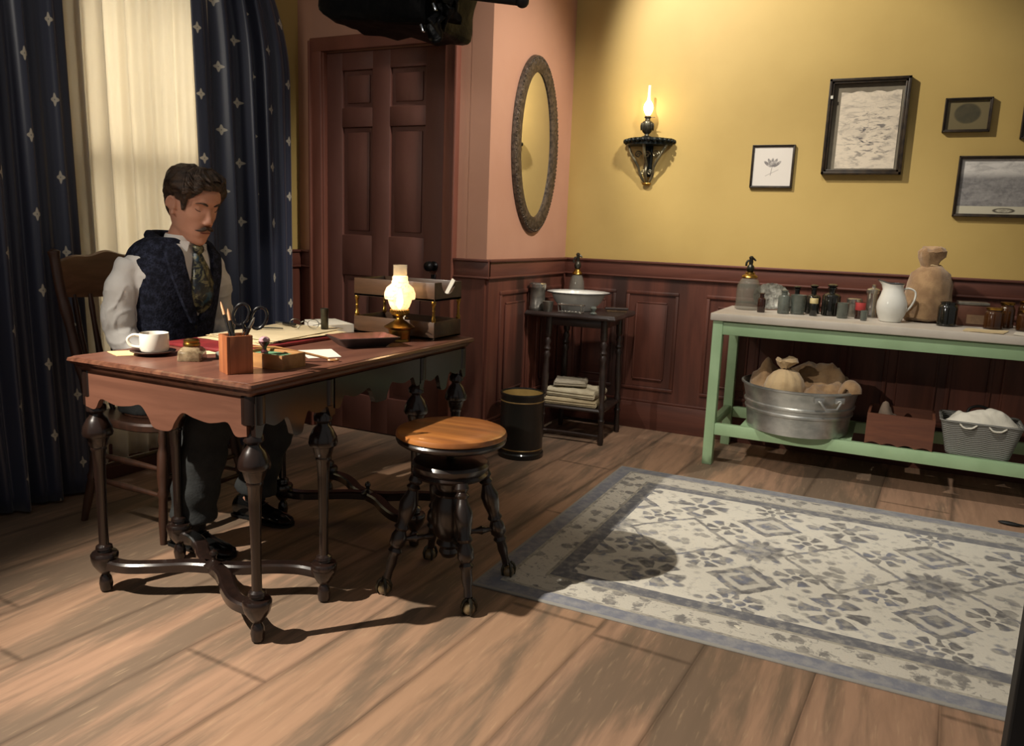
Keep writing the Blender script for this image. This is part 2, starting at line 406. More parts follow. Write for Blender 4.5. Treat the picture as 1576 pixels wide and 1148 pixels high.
def curtain(name, mat, y0f, y1f, z0, z1, x, amp, nf, seed, gather, label, cat, th=0.004):
    rnd = random.Random(seed); ph = [rnd.uniform(0, 6.28) for _ in range(6)]
    def fn(u, v):
        z = z0 + (z1-z0)*v; a, b_ = y0f(z), y1f(z)
        uu = u + 0.012*math.sin(9*u+ph[0]) + 0.02*math.sin(2.2*v*PI+ph[1])*u*(1-u)
        y = a + (b_-a)*uu
        s = math.sin(2*PI*nf*u + ph[2] + 0.5*math.sin(3*v+ph[3])) + 0.42*math.sin(2*PI*nf*1.93*u + ph[4] + 0.8*math.sin(2*v)) + 0.22*math.sin(2*PI*nf*3.1*u+ph[5]+v*2)
        k = amp*(0.75+0.45*(1-v))*(0.7+0.3*math.sin(7*u+ph[1]))
        return (x + k*s, y + 0.25*k*math.cos(2*PI*nf*u+ph[2]), z)
    W = abs(y1f(1.2)-y0f(1.2))*gather
    m = MB(); m.grid(fn, int(nf*26), 46, uv=lambda u, v: (u*W + seed*0.137, (z0+(z1-z0)*v)))
    o = m.build(name, MAT[mat], smooth=True, angle=3.1)
    so = o.modifiers.new('thick', 'SOLIDIFY'); so.thickness = th; so.offset = 0
    return tag(o, label, cat)
curtain('drape', 'drape', lambda z: 1.02, lambda z: 2.23 + 0.10*(z<0) - 0.02*(z-1.1), 0.012, 2.8, -3.10, 0.032, 8.5, 3, 1.55, 'dark blue patterned satin drape left of the cream sheer, behind the chair back', 'curtain')
curtain('drape', 'drape', lambda z: 2.90 - 0.03*max(0, z-1.2), lambda z: 3.54 - 0.16*max(0, z-1.95)**2*4 if z < 2.6 else 3.27, 0.012, 2.8, -3.120, 0.036, 5.0, 5, 1.7, 'dark blue patterned satin drape right of the cream sheer, beside the door', 'curtain')
curtain('sheer_curtain', 'sheer', lambda z: 2.05, lambda z: 3.06, 0.10, 2.75, -3.150, 0.026, 9, 8, 1.4, 'cream sheer curtain hanging in the window behind the seated man', 'curtain', 0.0015)

# ---- oval mirror on the terracotta wall
MAT['antique'] = M('antique_frame', srgb(94, 80, 66), srgb(56, 47, 39), 60, rough=0.36, metal=0.4, bmp=0.5, bsc=160)
mt = thing('wall_mirror', 'tall oval mirror in a beaded dark frame on the terracotta wall', 'mirror', (XP, 4.24, 1.69))
A, B = 0.252, 0.445
fm = MB(); rr = []; N = 120
for i in range(N+1):
    t = 2*PI*i/N; cx, cz = math.cos(t), math.sin(t); nx, nz = cx/A, cz/B; l = math.hypot(nx, nz); nx, nz = nx/l, nz/l
    bead = 0.004*math.cos(40*t*1.0)
    prof = [(-0.045, 0.002), (-0.045, 0.018), (-0.03, 0.026), (-0.012, 0.030+bead), (0.012, 0.032+bead), (0.03, 0.026+bead), (0.042, 0.022), (0.047, 0.004)]
    rr.append([(h, A*cx+nx*o_, B*cz+nz*o_) for o_, h in prof])
fm.rings(rr, True, False, False)
for i in range(130):
    t = 2*PI*i/130; fm.ell((0.024, (A+0.032)*math.cos(t), (B+0.032)*math.sin(t)), (0.006, 0.006, 0.006), seg=8)
fm.build('frame', MAT['antique'], mt)
g = MB(); g.prism([((A-0.035)*math.cos(2*PI*i/64), (B-0.035)*math.sin(2*PI*i/64)) for i in range(64)], 0.004, 0.012, M=Matrix(((0,0,1,0),(1,0,0,0),(0,1,0,0),(0,0,0,1))))
g.build('mirror_glass', M('silvered_glass', (0.86, 0.86, 0.84), (0.84, 0.84, 0.82), 2, rough=0.03, metal=1.0), mt, smooth=False)

# ---- wall sconce with a burning oil lamp
MAT['iron'] = M('dark_iron', srgb(38, 44, 42), srgb(26, 30, 30), 20, rough=0.4, metal=0.6)
MAT['brass'] = M('aged_brass', srgb(176, 138, 66), srgb(120, 92, 44), 14, rough=0.28, metal=1.0)
MAT['gunmetal'] = M('tarnished_metal', srgb(86, 84, 72), srgb(52, 50, 44), 16, rough=0.35, metal=0.8)
def glow_mat(name, col, strength, base=(0.9, 0.8, 0.6)):
    m, nt, b = new_mat(name); b.inputs['Base Color'].default_value = base+(1,); b.inputs['Emission Color'].default_value = col+(1,)
    b.inputs['Emission Strength'].default_value = strength; b.inputs['Roughness'].default_value = 0.4; return m
MAT['flame'] = glow_mat('flame', (1.0, 0.76, 0.42), 10)
MAT['bulb'] = glow_mat('lit_bulb', (1.0, 0.80, 0.48), 5)
def glass_mat(name, col, rough=0.05, alpha=0.35, trans=0.0):
    return M(name, col, col, 3, rough=rough, alpha=alpha, trans=trans)
MAT['clear'] = glass_mat('clear_glass', srgb(200, 196, 180), 0.04, 0.22)
sc = thing('wall_sconce', 'dark iron wall bracket with a shelf and scrolls on the mustard wall', 'sconce', (-1.438, YB, 1.72))
m = MB(); m.box((0, -0.006, -0.05), (0.05, 0.012, 0.22), 0.004); m.build('back_plate', MAT['iron'], sc)
m = MB(); poly = [(-0.15, 0), (-0.145, -0.04), (-0.10, -0.10), (-0.05, -0.135), (0, -0.145), (0.05, -0.135), (0.10, -0.10), (0.145, -0.04), (0.15, 0)]
m.prism(poly, 0.045, 0.06); m.prism([(x*0.93, y*0.93) for x, y in poly], 0.022, 0.046)
for i in range(15):
    a = PI*i/14; m.ell((-0.15*math.cos(a), -0.145*math.sin(a), 0.046), (0.012, 0.012, 0.012), seg=8)
m.build('shelf', MAT['iron'], sc)
for s in (-1, 0, 1):
    m = MB()
    if s: m.tube(crom([(s*0.12, -0.05, 0.025), (s*0.085, -0.065, -0.04), (s*0.05, -0.05, -0.10), (s*0.038, -0.03, -0.15), (s*0.012, -0.014, -0.195)]), 0.008, 8)
    else: m.tube(crom([(0, -0.12, 0.025), (0, -0.10, -0.03), (0, -0.05, -0.09), (0, -0.055, -0.14), (0, -0.014, -0.195)]), 0.009, 8)
    x = s*0.055
    m.tube([(x+0.022*math.cos(t*0.5)*(1-t/22), -0.045, -0.03+0.022*math.sin(t*0.5)*(1-t/22)) for t in range(20)], 0.005, 6)
    if s: m.tube([(s*0.02+0.016*math.cos(t*0.5)*(1-t/22), -0.035, -0.135+0.016*math.sin(t*0.5)*(1-t/22)) for t in range(20)], 0.004, 6)
    m.build('scroll', M('worn_scroll_iron', srgb(140, 132, 104), srgb(84, 80, 66), 16, rough=0.35, metal=0.7), sc)
m = MB(); m.ell((0, -0.016, -0.20), (0.03, 0.016, 0.01)); m.ell((0, -0.016, -0.185), (0.012, 0.012, 0.014)); m.build('finial', MAT['brass'], sc)
lp = thing('oil_lamp', 'small lit oil lamp standing on the iron wall bracket', 'lamp', (-1.438, YB-0.075, 1.781))
m = MB(); prof = [(0.032,0),(0.034,0.006),(0.014,0.014),(0.012,0.022),(0.026,0.034),(0.036,0.055),(0.036,0.075),(0.03,0.092),(0.016,0.10),(0.014,0.112),(0.020,0.116),(0.020,0.122),(0.011,0.13)]
m.lathe(prof, seg=24)
for i in range(12):
    a = 2*PI*i/12; m.ell((0.036*math.cos(a), 0.036*math.sin(a), 0.065), (0.006, 0.006, 0.022), seg=8)
m.tube([(0.016, 0, 0.118), (0.045, 0, 0.118)], 0.002, 6); m.build('font', MAT['gunmetal'], lp)
m = MB(); m.lathe([(0.010,0.128),(0.018,0.14),(0.026,0.158),(0.029,0.175),(0.024,0.195),(0.013,0.212)], seg=20); m.build('flame_bulb', MAT['flame'], lp)
m = MB(); m.lathe([(0.013,0.212),(0.009,0.24),(0.008,0.30),(0.0075,0.30),(0.007,0.25)], seg=16, cap=False); m.build('chimney', glow_mat('warm_glass', (1.0, 0.8, 0.55), 0.35), lp)
bulb('sconce_flame', (-1.438, YB-0.12, 1.97), 0.7, (1.0, 0.66, 0.32), 0.03)

# ---- pictures on the back wall
def art(name, kind):
    m, nt, b = new_mat(name); v = coords(nt, 'Object'); x, y, z = sep(nt, v)
    if kind == 'plant':
        n = noise(nt, v, 60, 5); w_ = noise(nt, coords(nt, 'Object', (1,1,1)), 26, 3)
        leaf = None
        for a, r_, s in ((0.0, 0.030, 1), (0.9, 0.034, 1), (-0.9, 0.034, 1), (0.45, 0.032, 1), (-0.45, 0.032, 1)):
            px, pz = math.sin(a)*r_, math.cos(a)*r_-0.008
            dx, dz = x-px, z-pz; u = dx*math.sin(a)+dz*math.cos(a); t = dx*math.cos(a)-dz*math.sin(a)
            e = ((u/0.026)*(u/0.026) + (t/0.0085)*(t/0.0085)).ss(0.7, 1.15, 1.0, 0.0); leaf = e if leaf is None else leaf.max(e)
        st = ((x - z*0.15).abs().lt(0.0016)) * z.lt(0.02) * z.gt(-0.05); st2 = ((z+0.035-x*0.5).abs().lt(0.0022))*x.abs().lt(0.035)
        k = leaf * n.ss(0.3, 0.6, 0.35, 0.9); k = k.max(st*0.7).max(st2*0.4)
        col = mixc(nt, k, srgb(214, 208, 200), srgb(90, 86, 88))
    elif kind == 'map':
        n = noise(nt, coords(nt, 'Object', (1, 1, 2.0)), 9, 6, 0.6, 1.2); n2 = noise(nt, coords(nt, 'Object', (0.8, 1, 2.6)), 22, 5, 0.6, 0.8); 
        rad = ((x-0.03)*(x-0.03)*1.5 + (z+0.04)*(z+0.04)).sqrt().ss(0.05, 0.22, 1.0, 0.0)
        k = n.ss(0.46, 0.70)*0.42 + n2.ss(0.48, 0.64) * (rad*0.70+0.18)
        col = mixc(nt, k, srgb(216, 203, 182), srgb(84, 80, 82))
    elif kind == 'oval':
        r = ((x/0.062)*(x/0.062) + ((z-0.008)/0.052)*((z-0.008)/0.052)).sqrt(); n = noise(nt, v, 30, 5)
        k = r.ss(0.85, 1.05, 1.0, 0.0); col = mixc(nt, k * n.ss(0.2, 0.8, 0.75, 1.0), srgb(110, 98, 66), srgb(58, 54, 36))
    elif kind == 'view':
        n = noise(nt, coords(nt, 'Object', (1, 1, 3)), 12, 6, 0.65, 0.8); n2 = noise(nt, v, 60, 4)
        land = (z + (n-0.5)*0.09 - 0.055).ss(-0.02, 0.02, 1.0, 0.0)
        k = land * n.ss(0.3, 0.7, 0.72, 0.95)*n2.ss(0.2, 0.7, 0.8, 1.0) + (1-land)*n.ss(0.4, 0.7)*0.45
        col = mixc(nt, k, srgb(216, 212, 206), srgb(92, 90, 92))
        cap = z.lt(-0.098); r = ((x/0.05)*(x/0.05)+((z+0.119)/0.013)*((z+0.119)/0.013)).sqrt(); ring = (r-0.85).abs().ss(0.05, 0.25, 1.0, 0.0) + r.lt(0.7)*n2.ss(0.4, 0.6)*0.5
        col = mixc(nt, cap, col, mixc(nt, ring.min(1.0), srgb(196, 190, 168), srgb(84, 78, 66)))
    else:
        n = noise(nt, v, 20, 5); col = mixc(nt, n, srgb(120, 108, 84), srgb(70, 62, 48))
    lk(nt, col, b, 'Base Color'); b.inputs['Roughness'].default_value = 0.6; b.inputs['Coat Weight'].default_value = 0.6; b.inputs['Coat Roughness'].default_value = 0.08
    return m
MAT['pframe'] = M('dark_picture_frame', srgb(56, 44, 30), srgb(34, 27, 20), 30, rough=0.4, coat=0.2)
MAT['mat_grey'] = M('grey_mount', srgb(120, 112, 96), srgb(108, 100, 86), 10, rough=0.8)
def picture(label, x0, x1, z0, z1, fw, dep, kind, mount=None, tilt=0.0):
    W, Hh = x1-x0, z1-z0
    t = thing('framed_picture', label, 'picture', ((x0+x1)/2, YB, (z0+z1)/2)); t.rotation_euler = (0, tilt, 0)
    m = MB()
    for s in (-1, 1):
        for inner, y_, hh in ((0, dep, fw*0.55), (fw*0.5, dep*0.8, fw*0.5)):
            m.box((0, -y_/2-0.001, s*(Hh/2-inner-hh/2)), (W-2*inner, y_, hh), 0.002); m.box((s*(W/2-inner-hh/2), -y_/2-0.001, 0), (hh, y_, Hh-2*inner), 0.002)
    m.build('frame', MAT['pframe'], t)
    dx = dz = 0; pw, ph = W-2*fw, Hh-2*fw
    if mount:
        m = MB(); m.box((0, -0.004, 0), (pw+0.006, 0.004, ph+0.006)); m.build('mount', mount, t, smooth=False)
        dx, dz, pw, ph = 0.012, -0.016, pw-0.05, ph-0.045
    m = MB()
    if kind == 'map':
        prs = [(-pw/2, -ph/2), (pw/2, -ph/2), (pw/2, ph/2)] + [(pw/2-pw*i/12, ph/2-0.004+0.005*math.sin(i*1.7)) for i in range(1, 12)] + [(-pw/2, ph/2-0.004)]
        m.prism(prs, 0.007, 0.0085, M=Matrix.Translation((dx, 0, dz)) @ Matrix(((1,0,0,0),(0,0,-1,0),(0,1,0,0),(0,0,0,1))))
    else: m.box((dx, -0.0075, dz), (pw, 0.003, ph))
    m.build('print', art('print_'+kind, kind), t, smooth=False)
    return t
picture('small botanical drawing in a thin dark frame, nearest the wall sconce', -0.827, -0.594, 1.502, 1.740, 0.012, 0.018, 'plant')
pb = picture('largest framed picture, a stained old chart hung between the botanical drawing and the oval portrait', -0.446, -0.047, 1.577, 2.078, 0.026, 0.036, 'map', MAT['mat_grey'])
m = MB(); m.box((-0.182, -0.038, 0.155), (0.012, 0.002, 0.016)); m.build('paper_tag', M('white_tag', srgb(225, 222, 210)), pb, smooth=False)
picture('small dark framed oval portrait hanging above the landscape engraving', 0.120, 0.335, 1.790, 1.960, 0.014, 0.024, 'oval')
picture('grey landscape engraving with a pale caption strip in a dark frame', 0.217, 0.675, 1.366, 1.672, 0.016, 0.024, 'view')
picture('framed picture cut off by the right edge of the photo', 0.469, 0.72, 1.752, 1.93, 0.014, 0.024, 'plain')

# ------------------------------------------------------------------ writing desk on eight turned legs
MAT['mahog'] = wood_mat('dark_mahogany', srgb(38, 25, 20), srgb(28, 19, 16), srgb(21, 15, 13), 0.25, 2, 3, coat=0.5)
MAT['mahog_top'] = wood_mat('worn_mahogany_top', srgb(124, 82, 66), srgb(106, 68, 55), srgb(88, 54, 45), 0.38, 1, 2.2, coat=0.25)
MAT['mahog_x'] = wood_mat('mahogany_apron', srgb(114, 76, 60), srgb(98, 64, 50), srgb(80, 50, 40), 0.4, 0, 2.5, coat=0.3)
MAT['mahog_edge'] = wood_mat('worn_moulding', srgb(112, 72, 54), srgb(70, 42, 32), srgb(150, 108, 82), 0.3, 1, 5, coat=0.5, blotch=0.4)
DKX0, DKX1, DKY0, DKY1, DKZ = -2.255, -1.505, 1.535, 2.775, 0.777
dk = thing('writing_desk', 'dark mahogany writing desk on eight turned legs with a scalloped apron', 'desk', ((DKX0+DKX1)/2, (DKY0+DKY1)/2, 0))
hx, hy = (DKX1-DKX0)/2, (DKY1-DKY0)/2
def rrect(ax, ay, r, z, n=4):
    out = []
    for sx, sy, a0 in ((1,1,0), (-1,1,PI/2), (-1,-1,PI), (1,-1,3*PI/2)):
        for k in range(n+1):
            a = a0 + PI/2*k/n; out.append((sx*(ax-r)+r*math.cos(a), sy*(ay-r)+r*math.sin(a), z))
    return out
m = MB(); m.rings([rrect(hx-0.012, hy-0.012, 0.012, DKZ-0.018), rrect(hx-0.012, hy-0.012, 0.012, DKZ)]); m.build('desk_top', MAT['mahog_top'], dk)
m = MB(); pr = [(0.012, DKZ-0.001), (0.002, DKZ-0.004), (0.0, DKZ-0.012), (0.006, DKZ-0.02), (0.016, DKZ-0.022), (0.016, DKZ-0.03), (0.026, DKZ-0.04), (0.034, DKZ-0.05), (0.10, DKZ-0.05), (0.10, DKZ-0.018)]
m.rings([rrect(hx-o_, hy-o_, 0.012, z) for o_, z in pr], True, False, False); m.build('top_moulding', MAT['mahog_edge'], dk)
LEGP = [(0.010,0),(0.018,0.006),(0.021,0.028),(0.018,0.048),(0.011,0.060),(0.018,0.066),(0.026,0.078),(0.036,0.094),(0.041,0.110),(0.042,0.128),(0.038,0.134),(0.022,0.138),(0.021,0.143),(0.026,0.147),(0.024,0.156),(0.0150,0.162),(0.0145,0.22),(0.0155,0.32),(0.018,0.42),(0.0205,0.472),(0.024,0.478),(0.023,0.486),(0.027,0.492),(0.032,0.512),(0.034,0.519),(0.043,0.524),(0.0455,0.532),(0.042,0.553),(0.030,0.577),(0.020,0.588),(0.018,0.594),(0.029,0.604),(0.029,0.619),(0.018,0.632),(0.020,0.645),(0.034,0.655),(0.034,0.735)]
LX = 0.325; LYs = (-0.56, -0.265, 0.265, 0.56)
for y in LYs:
    for x in (-LX, LX):
        m = MB(); m.lathe(LEGP, (x, y, 0), 28); m.build('leg', MAT['mahog'], dk)
SC = [(0.0,0.622),(0.045,0.618),(0.075,0.652),(0.12,0.646),(0.16,0.641),(0.22,0.648),(0.266,0.656),(0.30,0.625),(0.32,0.598),(0.36,0.592),(0.40,0.598),(0.42,0.625),(0.454,0.656),(0.50,0.648),(0.56,0.641),(0.60,0.646),(0.645,0.652),(0.675,0.618),(0.72,0.622)]
def apron(L):
    """scalloped board along local x, centred, hanging from 0.735"""
    pts = crom([((u-0.36)/0.72*L, z, 0) for u, z in SC], 4)
    return [(p.x, p.y) for p in pts] + [(L/2, 0.735), (-L/2, 0.735)]
XZ = Matrix(((1,0,0,0),(0,0,-1,0),(0,1,0,0),(0,0,0,1)))
YZ = Matrix(((0,0,1,0),(1,0,0,0),(0,1,0,0),(0,0,0,1)))
for y, nm in ((-0.582, 'apron'), (0.582, 'apron')):
    m = MB(); m.prism(apron(0.66), -0.009, 0.009, M=Matrix.Translation((0, y, 0)) @ XZ); m.build(nm, MAT['mahog_x'], dk, angle=0.4)
for x in (-0.345, 0.345):
    m = MB()
    m.prism(apron(0.34), -0.009, 0.009, M=Matrix.Translation((x, -0.412, 0)) @ YZ)
    m.prism(apron(0.34), -0.009, 0.009, M=Matrix.Translation((x, 0.412, 0)) @ YZ)
    m.prism([(a, max(b, 0.60)+0.02) if b < 0.7 else (a, b) for a, b in apron(0.50)], -0.009, 0.009, M=Matrix.Translation((x, 0, 0)) @ YZ)
    m.build('apron', MAT['mahog'], dk, angle=0.4)
for yc in (-0.4125, 0.4125):
    for sy in (-1, 1):
        m = MB(); r = []
        pts = crom([(-LX, yc-sy*0.147, 0.10), (-0.24, yc-sy*0.138, 0.10), (-0.16, yc-sy*0.095, 0.102), (-0.08, yc-sy*0.035, 0.102), (0, yc, 0.102), (0.08, yc+sy*0.035, 0.102), (0.16, yc+sy*0.095, 0.102), (0.24, yc+sy*0.138, 0.10), (LX, yc+sy*0.147, 0.10)], 6)
        for i, p in enumerate(pts):
            t = (pts[min(i+1, len(pts)-1)]-pts[max(i-1, 0)]).normalized(); n = Vector((-t.y, t.x, 0))
            w_ = 0.023; h = 0.015
            r.append([p+n*w_*a+Vector((0,0,h*b)) for a, b in ((-1,-1),(1,-1),(1,0.6),(0.7,1),(-0.7,1),(-1,0.6))])
        m.rings(r); m.build('stretcher', MAT['mahog'], dk)
    m = MB(); m.lathe([(0.03,0.105),(0.034,0.113),(0.02,0.12),(0.009,0.126),(0.008,0.136),(0.013,0.144),(0.011,0.154),(0.001,0.161)], (0, yc, 0), 16); m.build('finial', MAT['mahog'], dk)

# ------------------------------------------------------------------ revolving piano stool
MAT['ebony'] = wood_mat('ebonised_wood', srgb(44, 30, 24), srgb(30, 22, 18), srgb(22, 17, 15), 0.3, 2, 3, coat=0.5)
MAT['seatwood'] = wood_mat('worn_oak_seat', srgb(196, 128, 66), srgb(164, 100, 50), srgb(88, 56, 38), 0.3, 0, 2.0, coat=0.4, blotch=0.75)
st = thing('piano_stool', 'round revolving piano stool with a worn orange wood seat in front of the desk', 'stool', (-1.270, 2.195, 0), 0.05)
m = MB(); m.lathe([(0.002,0.555),(0.12,0.556),(0.168,0.554),(0.180,0.549),(0.184,0.540),(0.184,0.534)], seg=56); m.build('seat', MAT['seatwood'], st)
m = MB(); m.lathe([(0.184,0.534),(0.179,0.528),(0.183,0.522),(0.180,0.513),(0.170,0.506),(0.05,0.504),(0.002,0.504)], seg=56); m.build('seat_rim', MAT['ebony'], st)
m = MB(); m.lathe([(0.014,0.40),(0.014,0.504)], seg=16)
for k in range(14): m.lathe([(0.014,0.44+k*0.0045),(0.0165,0.442+k*0.0045),(0.014,0.4445+k*0.0045)], seg=16, cap=False)
m.build('screw', MAT['gunmetal'], st)
m = MB(); m.lathe([(0.002,0.452),(0.09,0.452),(0.122,0.446),(0.129,0.436),(0.126,0.422),(0.118,0.412),(0.126,0.404),(0.118,0.394),(0.05,0.39)], seg=48); m.build('hub_plate', MAT['ebony'], st)
m = MB(); m.lathe([(0.034,0.395),(0.052,0.385),(0.055,0.36),(0.046,0.345),(0.056,0.335),(0.048,0.325),(0.058,0.30),(0.062,0.24),(0.052,0.19),(0.036,0.17),(0.044,0.155),(0.030,0.14),(0.034,0.125),(0.024,0.108),(0.012,0.102)], seg=28); m.build('column', MAT['ebony'], st)
for sx, sy in ((1,-1),(-1,-1),(1,1),(-1,1)):
    top, bot = Vector((sx*0.082, sy*0.082, 0.40)), Vector((sx*0.150, sy*0.150, 0.055)); m = MB()
    rp = [(0,.020),(.05,.024),(.08,.016),(.11,.024),(.14,.016),(.18,.02),(.26,.031),(.36,.027),(.46,.019),(.50,.026),(.53,.018),(.58,.026),(.66,.027),(.70,.017),(.73,.024),(.77,.016),(.84,.018),(.93,.013),(1,.014)]
    m.tube([top.lerp(bot, t) for t, _ in rp], [r for _, r in rp], 16)
    lg = m.build('leg', MAT['ebony'], st)
    m = MB(); m.ell((bot.x*1.05, bot.y*1.05, 0.021), (0.021, 0.021, 0.021), seg=20); m.build('glass_ball', M('amber_glass_ball', srgb(130, 110, 78), srgb(100, 84, 60), 20, rough=0.08, coat=0.6), lg)
    m = MB(); c = Vector((bot.x*1.05, bot.y*1.05, 0.021))
    for k in range(4):
        a = PI/4 + k*PI/2
        m.tube([c+Vector((math.cos(a)*r, math.sin(a)*r, z)) for r, z in ((0.008,0.034),(0.018,0.026),(0.0245,0.008),(0.0225,-0.010),(0.015,-0.0185))], [.0055,.0055,.005,.004,.002], 6)
    m.build('claw', MAT['gunmetal'], lg)
    m = MB(); a = top.lerp(bot, 0.62); b_ = Vector((sx*0.04, sy*0.04, 0.185))
    m.tube([a.lerp(b_, t) for t in (0,.1,.25,.4,.5,.6,.75,.9,1)], [.009,.012,.008,.011,.016,.011,.008,.012,.009], 10); m.build('stretcher', MAT['ebony'], st)

# ------------------------------------------------------------------ kitchen chair the man sits on
MAT['chairwood'] = wood_mat('brown_chair_wood', srgb(136, 98, 72), srgb(112, 80, 58), srgb(84, 58, 42), 0.45, 1, 3, coat=0.2)
MAT['chairdark'] = wood_mat('dark_chair_wood', srgb(74, 46, 32), srgb(56, 36, 26), srgb(42, 28, 20), 0.45, 2, 3, coat=0.2)
ch = thing('kitchen_chair', 'brown wooden kitchen chair with a broad carved crest rail, under the seated man', 'chair', (-2.575, 2.165, 0))
m = MB(); ring = lambda s, z: [(0.0+s*0.215*(abs(math.cos(a))**0.7)*(1 if math.cos(a) > 0 else -1), s*0.222*(abs(math.sin(a))**0.7)*(1 if math.sin(a) > 0 else -1), z) for a in [2*PI*i/40 for i in range(40)]]
m.rings([ring(0.96, 0.412), ring(1.0, 0.418), ring(1.0, 0.438), ring(0.97, 0.446), ring(0.8, 0.442)]); m.build('seat', MAT['chairdark'], ch)
FT = [((0.175,-0.165,0.425),(0.215,-0.215,0.0)), ((0.175,0.165,0.425),(0.215,0.215,0.0)), ((-0.165,-0.155,0.425),(-0.245,-0.205,0.0)), ((-0.165,0.155,0.425),(-0.245,0.205,0.0))]
for a, b_ in FT:
    a, b_ = Vector(a), Vector(b_); m = MB(); rp = [(0,.014),(.1,.017),(.14,.013),(.2,.02),(.4,.022),(.52,.016),(.56,.021),(.6,.016),(.8,.017),(1,.012)]
    m.tube([a.lerp(b_, t) for t, _ in rp], [r for _, r in rp], 12); m.build('leg', MAT['chairdark'], ch)
L_ = lambda i, t: Vector(FT[i][0]).lerp(Vector(FT[i][1]), t)
for i, j, t1 in ((0,1,.42),(0,1,.62),(0,2,.35),(0,2,.58),(1,3,.35),(1,3,.58),(2,3,.5)):
    m = MB(); a, b_ = L_(i, t1), L_(j, t1); m.tube([a.lerp(b_, t) for t in (0,.2,.5,.8,1)], [.008,.010,.013,.010,.008], 10); m.build('stretcher', MAT['chairdark'], ch)
for s in (-1, 1):
    m = MB(); pts = [Vector((-0.175, s*0.185, 0.43)), Vector((-0.21, s*0.205, 0.62)), Vector((-0.245, s*0.222, 0.82)), Vector((-0.265, s*0.232, 0.93)), Vector((-0.278, s*0.236, 1.04)), Vector((-0.282, s*0.238, 1.075))]
    m.tube(crom(pts, 5), [.015,.017,.019,.02,.016,.02,.021,.02,.018,.017,.02,.022,.02,.018,.018,.018,.018,.018,.018,.018,.018,.02,.022,.022,.016,.006], 12); m.build('back_post', MAT['chairdark'], ch)
for k in range(6):
    y = (k-2.5)*0.062; m = MB(); a = Vector((-0.185, y, 0.43)); b_ = Vector((-0.262-0.012, y*1.1, 0.90))
    m.tube([a.lerp(b_, t)+Vector((-0.012*math.sin(PI*t), 0, 0)) for t in (0,.12,.2,.28,.5,.75,.9,1)], [.008,.012,.008,.011,.013,.010,.011,.008], 10); m.build('spindle', MAT['chairdark'], ch)
m = MB(); r = []
for i in range(25):
    u = i/24*2-1; y = u*0.232; x = -0.268-0.03*(1-u*u); up = 1.05+0.012*math.cos(u*PI*1.0)+0.006*math.cos(u*PI*3); lo = 0.895-0.012*(1-u*u)
    r.append([(x+0.011, y, lo), (x+0.013, y, (lo+up)/2), (x+0.009-0.006, y, up-0.006), (x-0.004-0.006, y, up), (x-0.016, y, up-0.01), (x-0.012, y, (lo+up)/2), (x-0.01, y, lo)])
m.rings(r); m.build('crest_rail', MAT['chairwood'], ch)

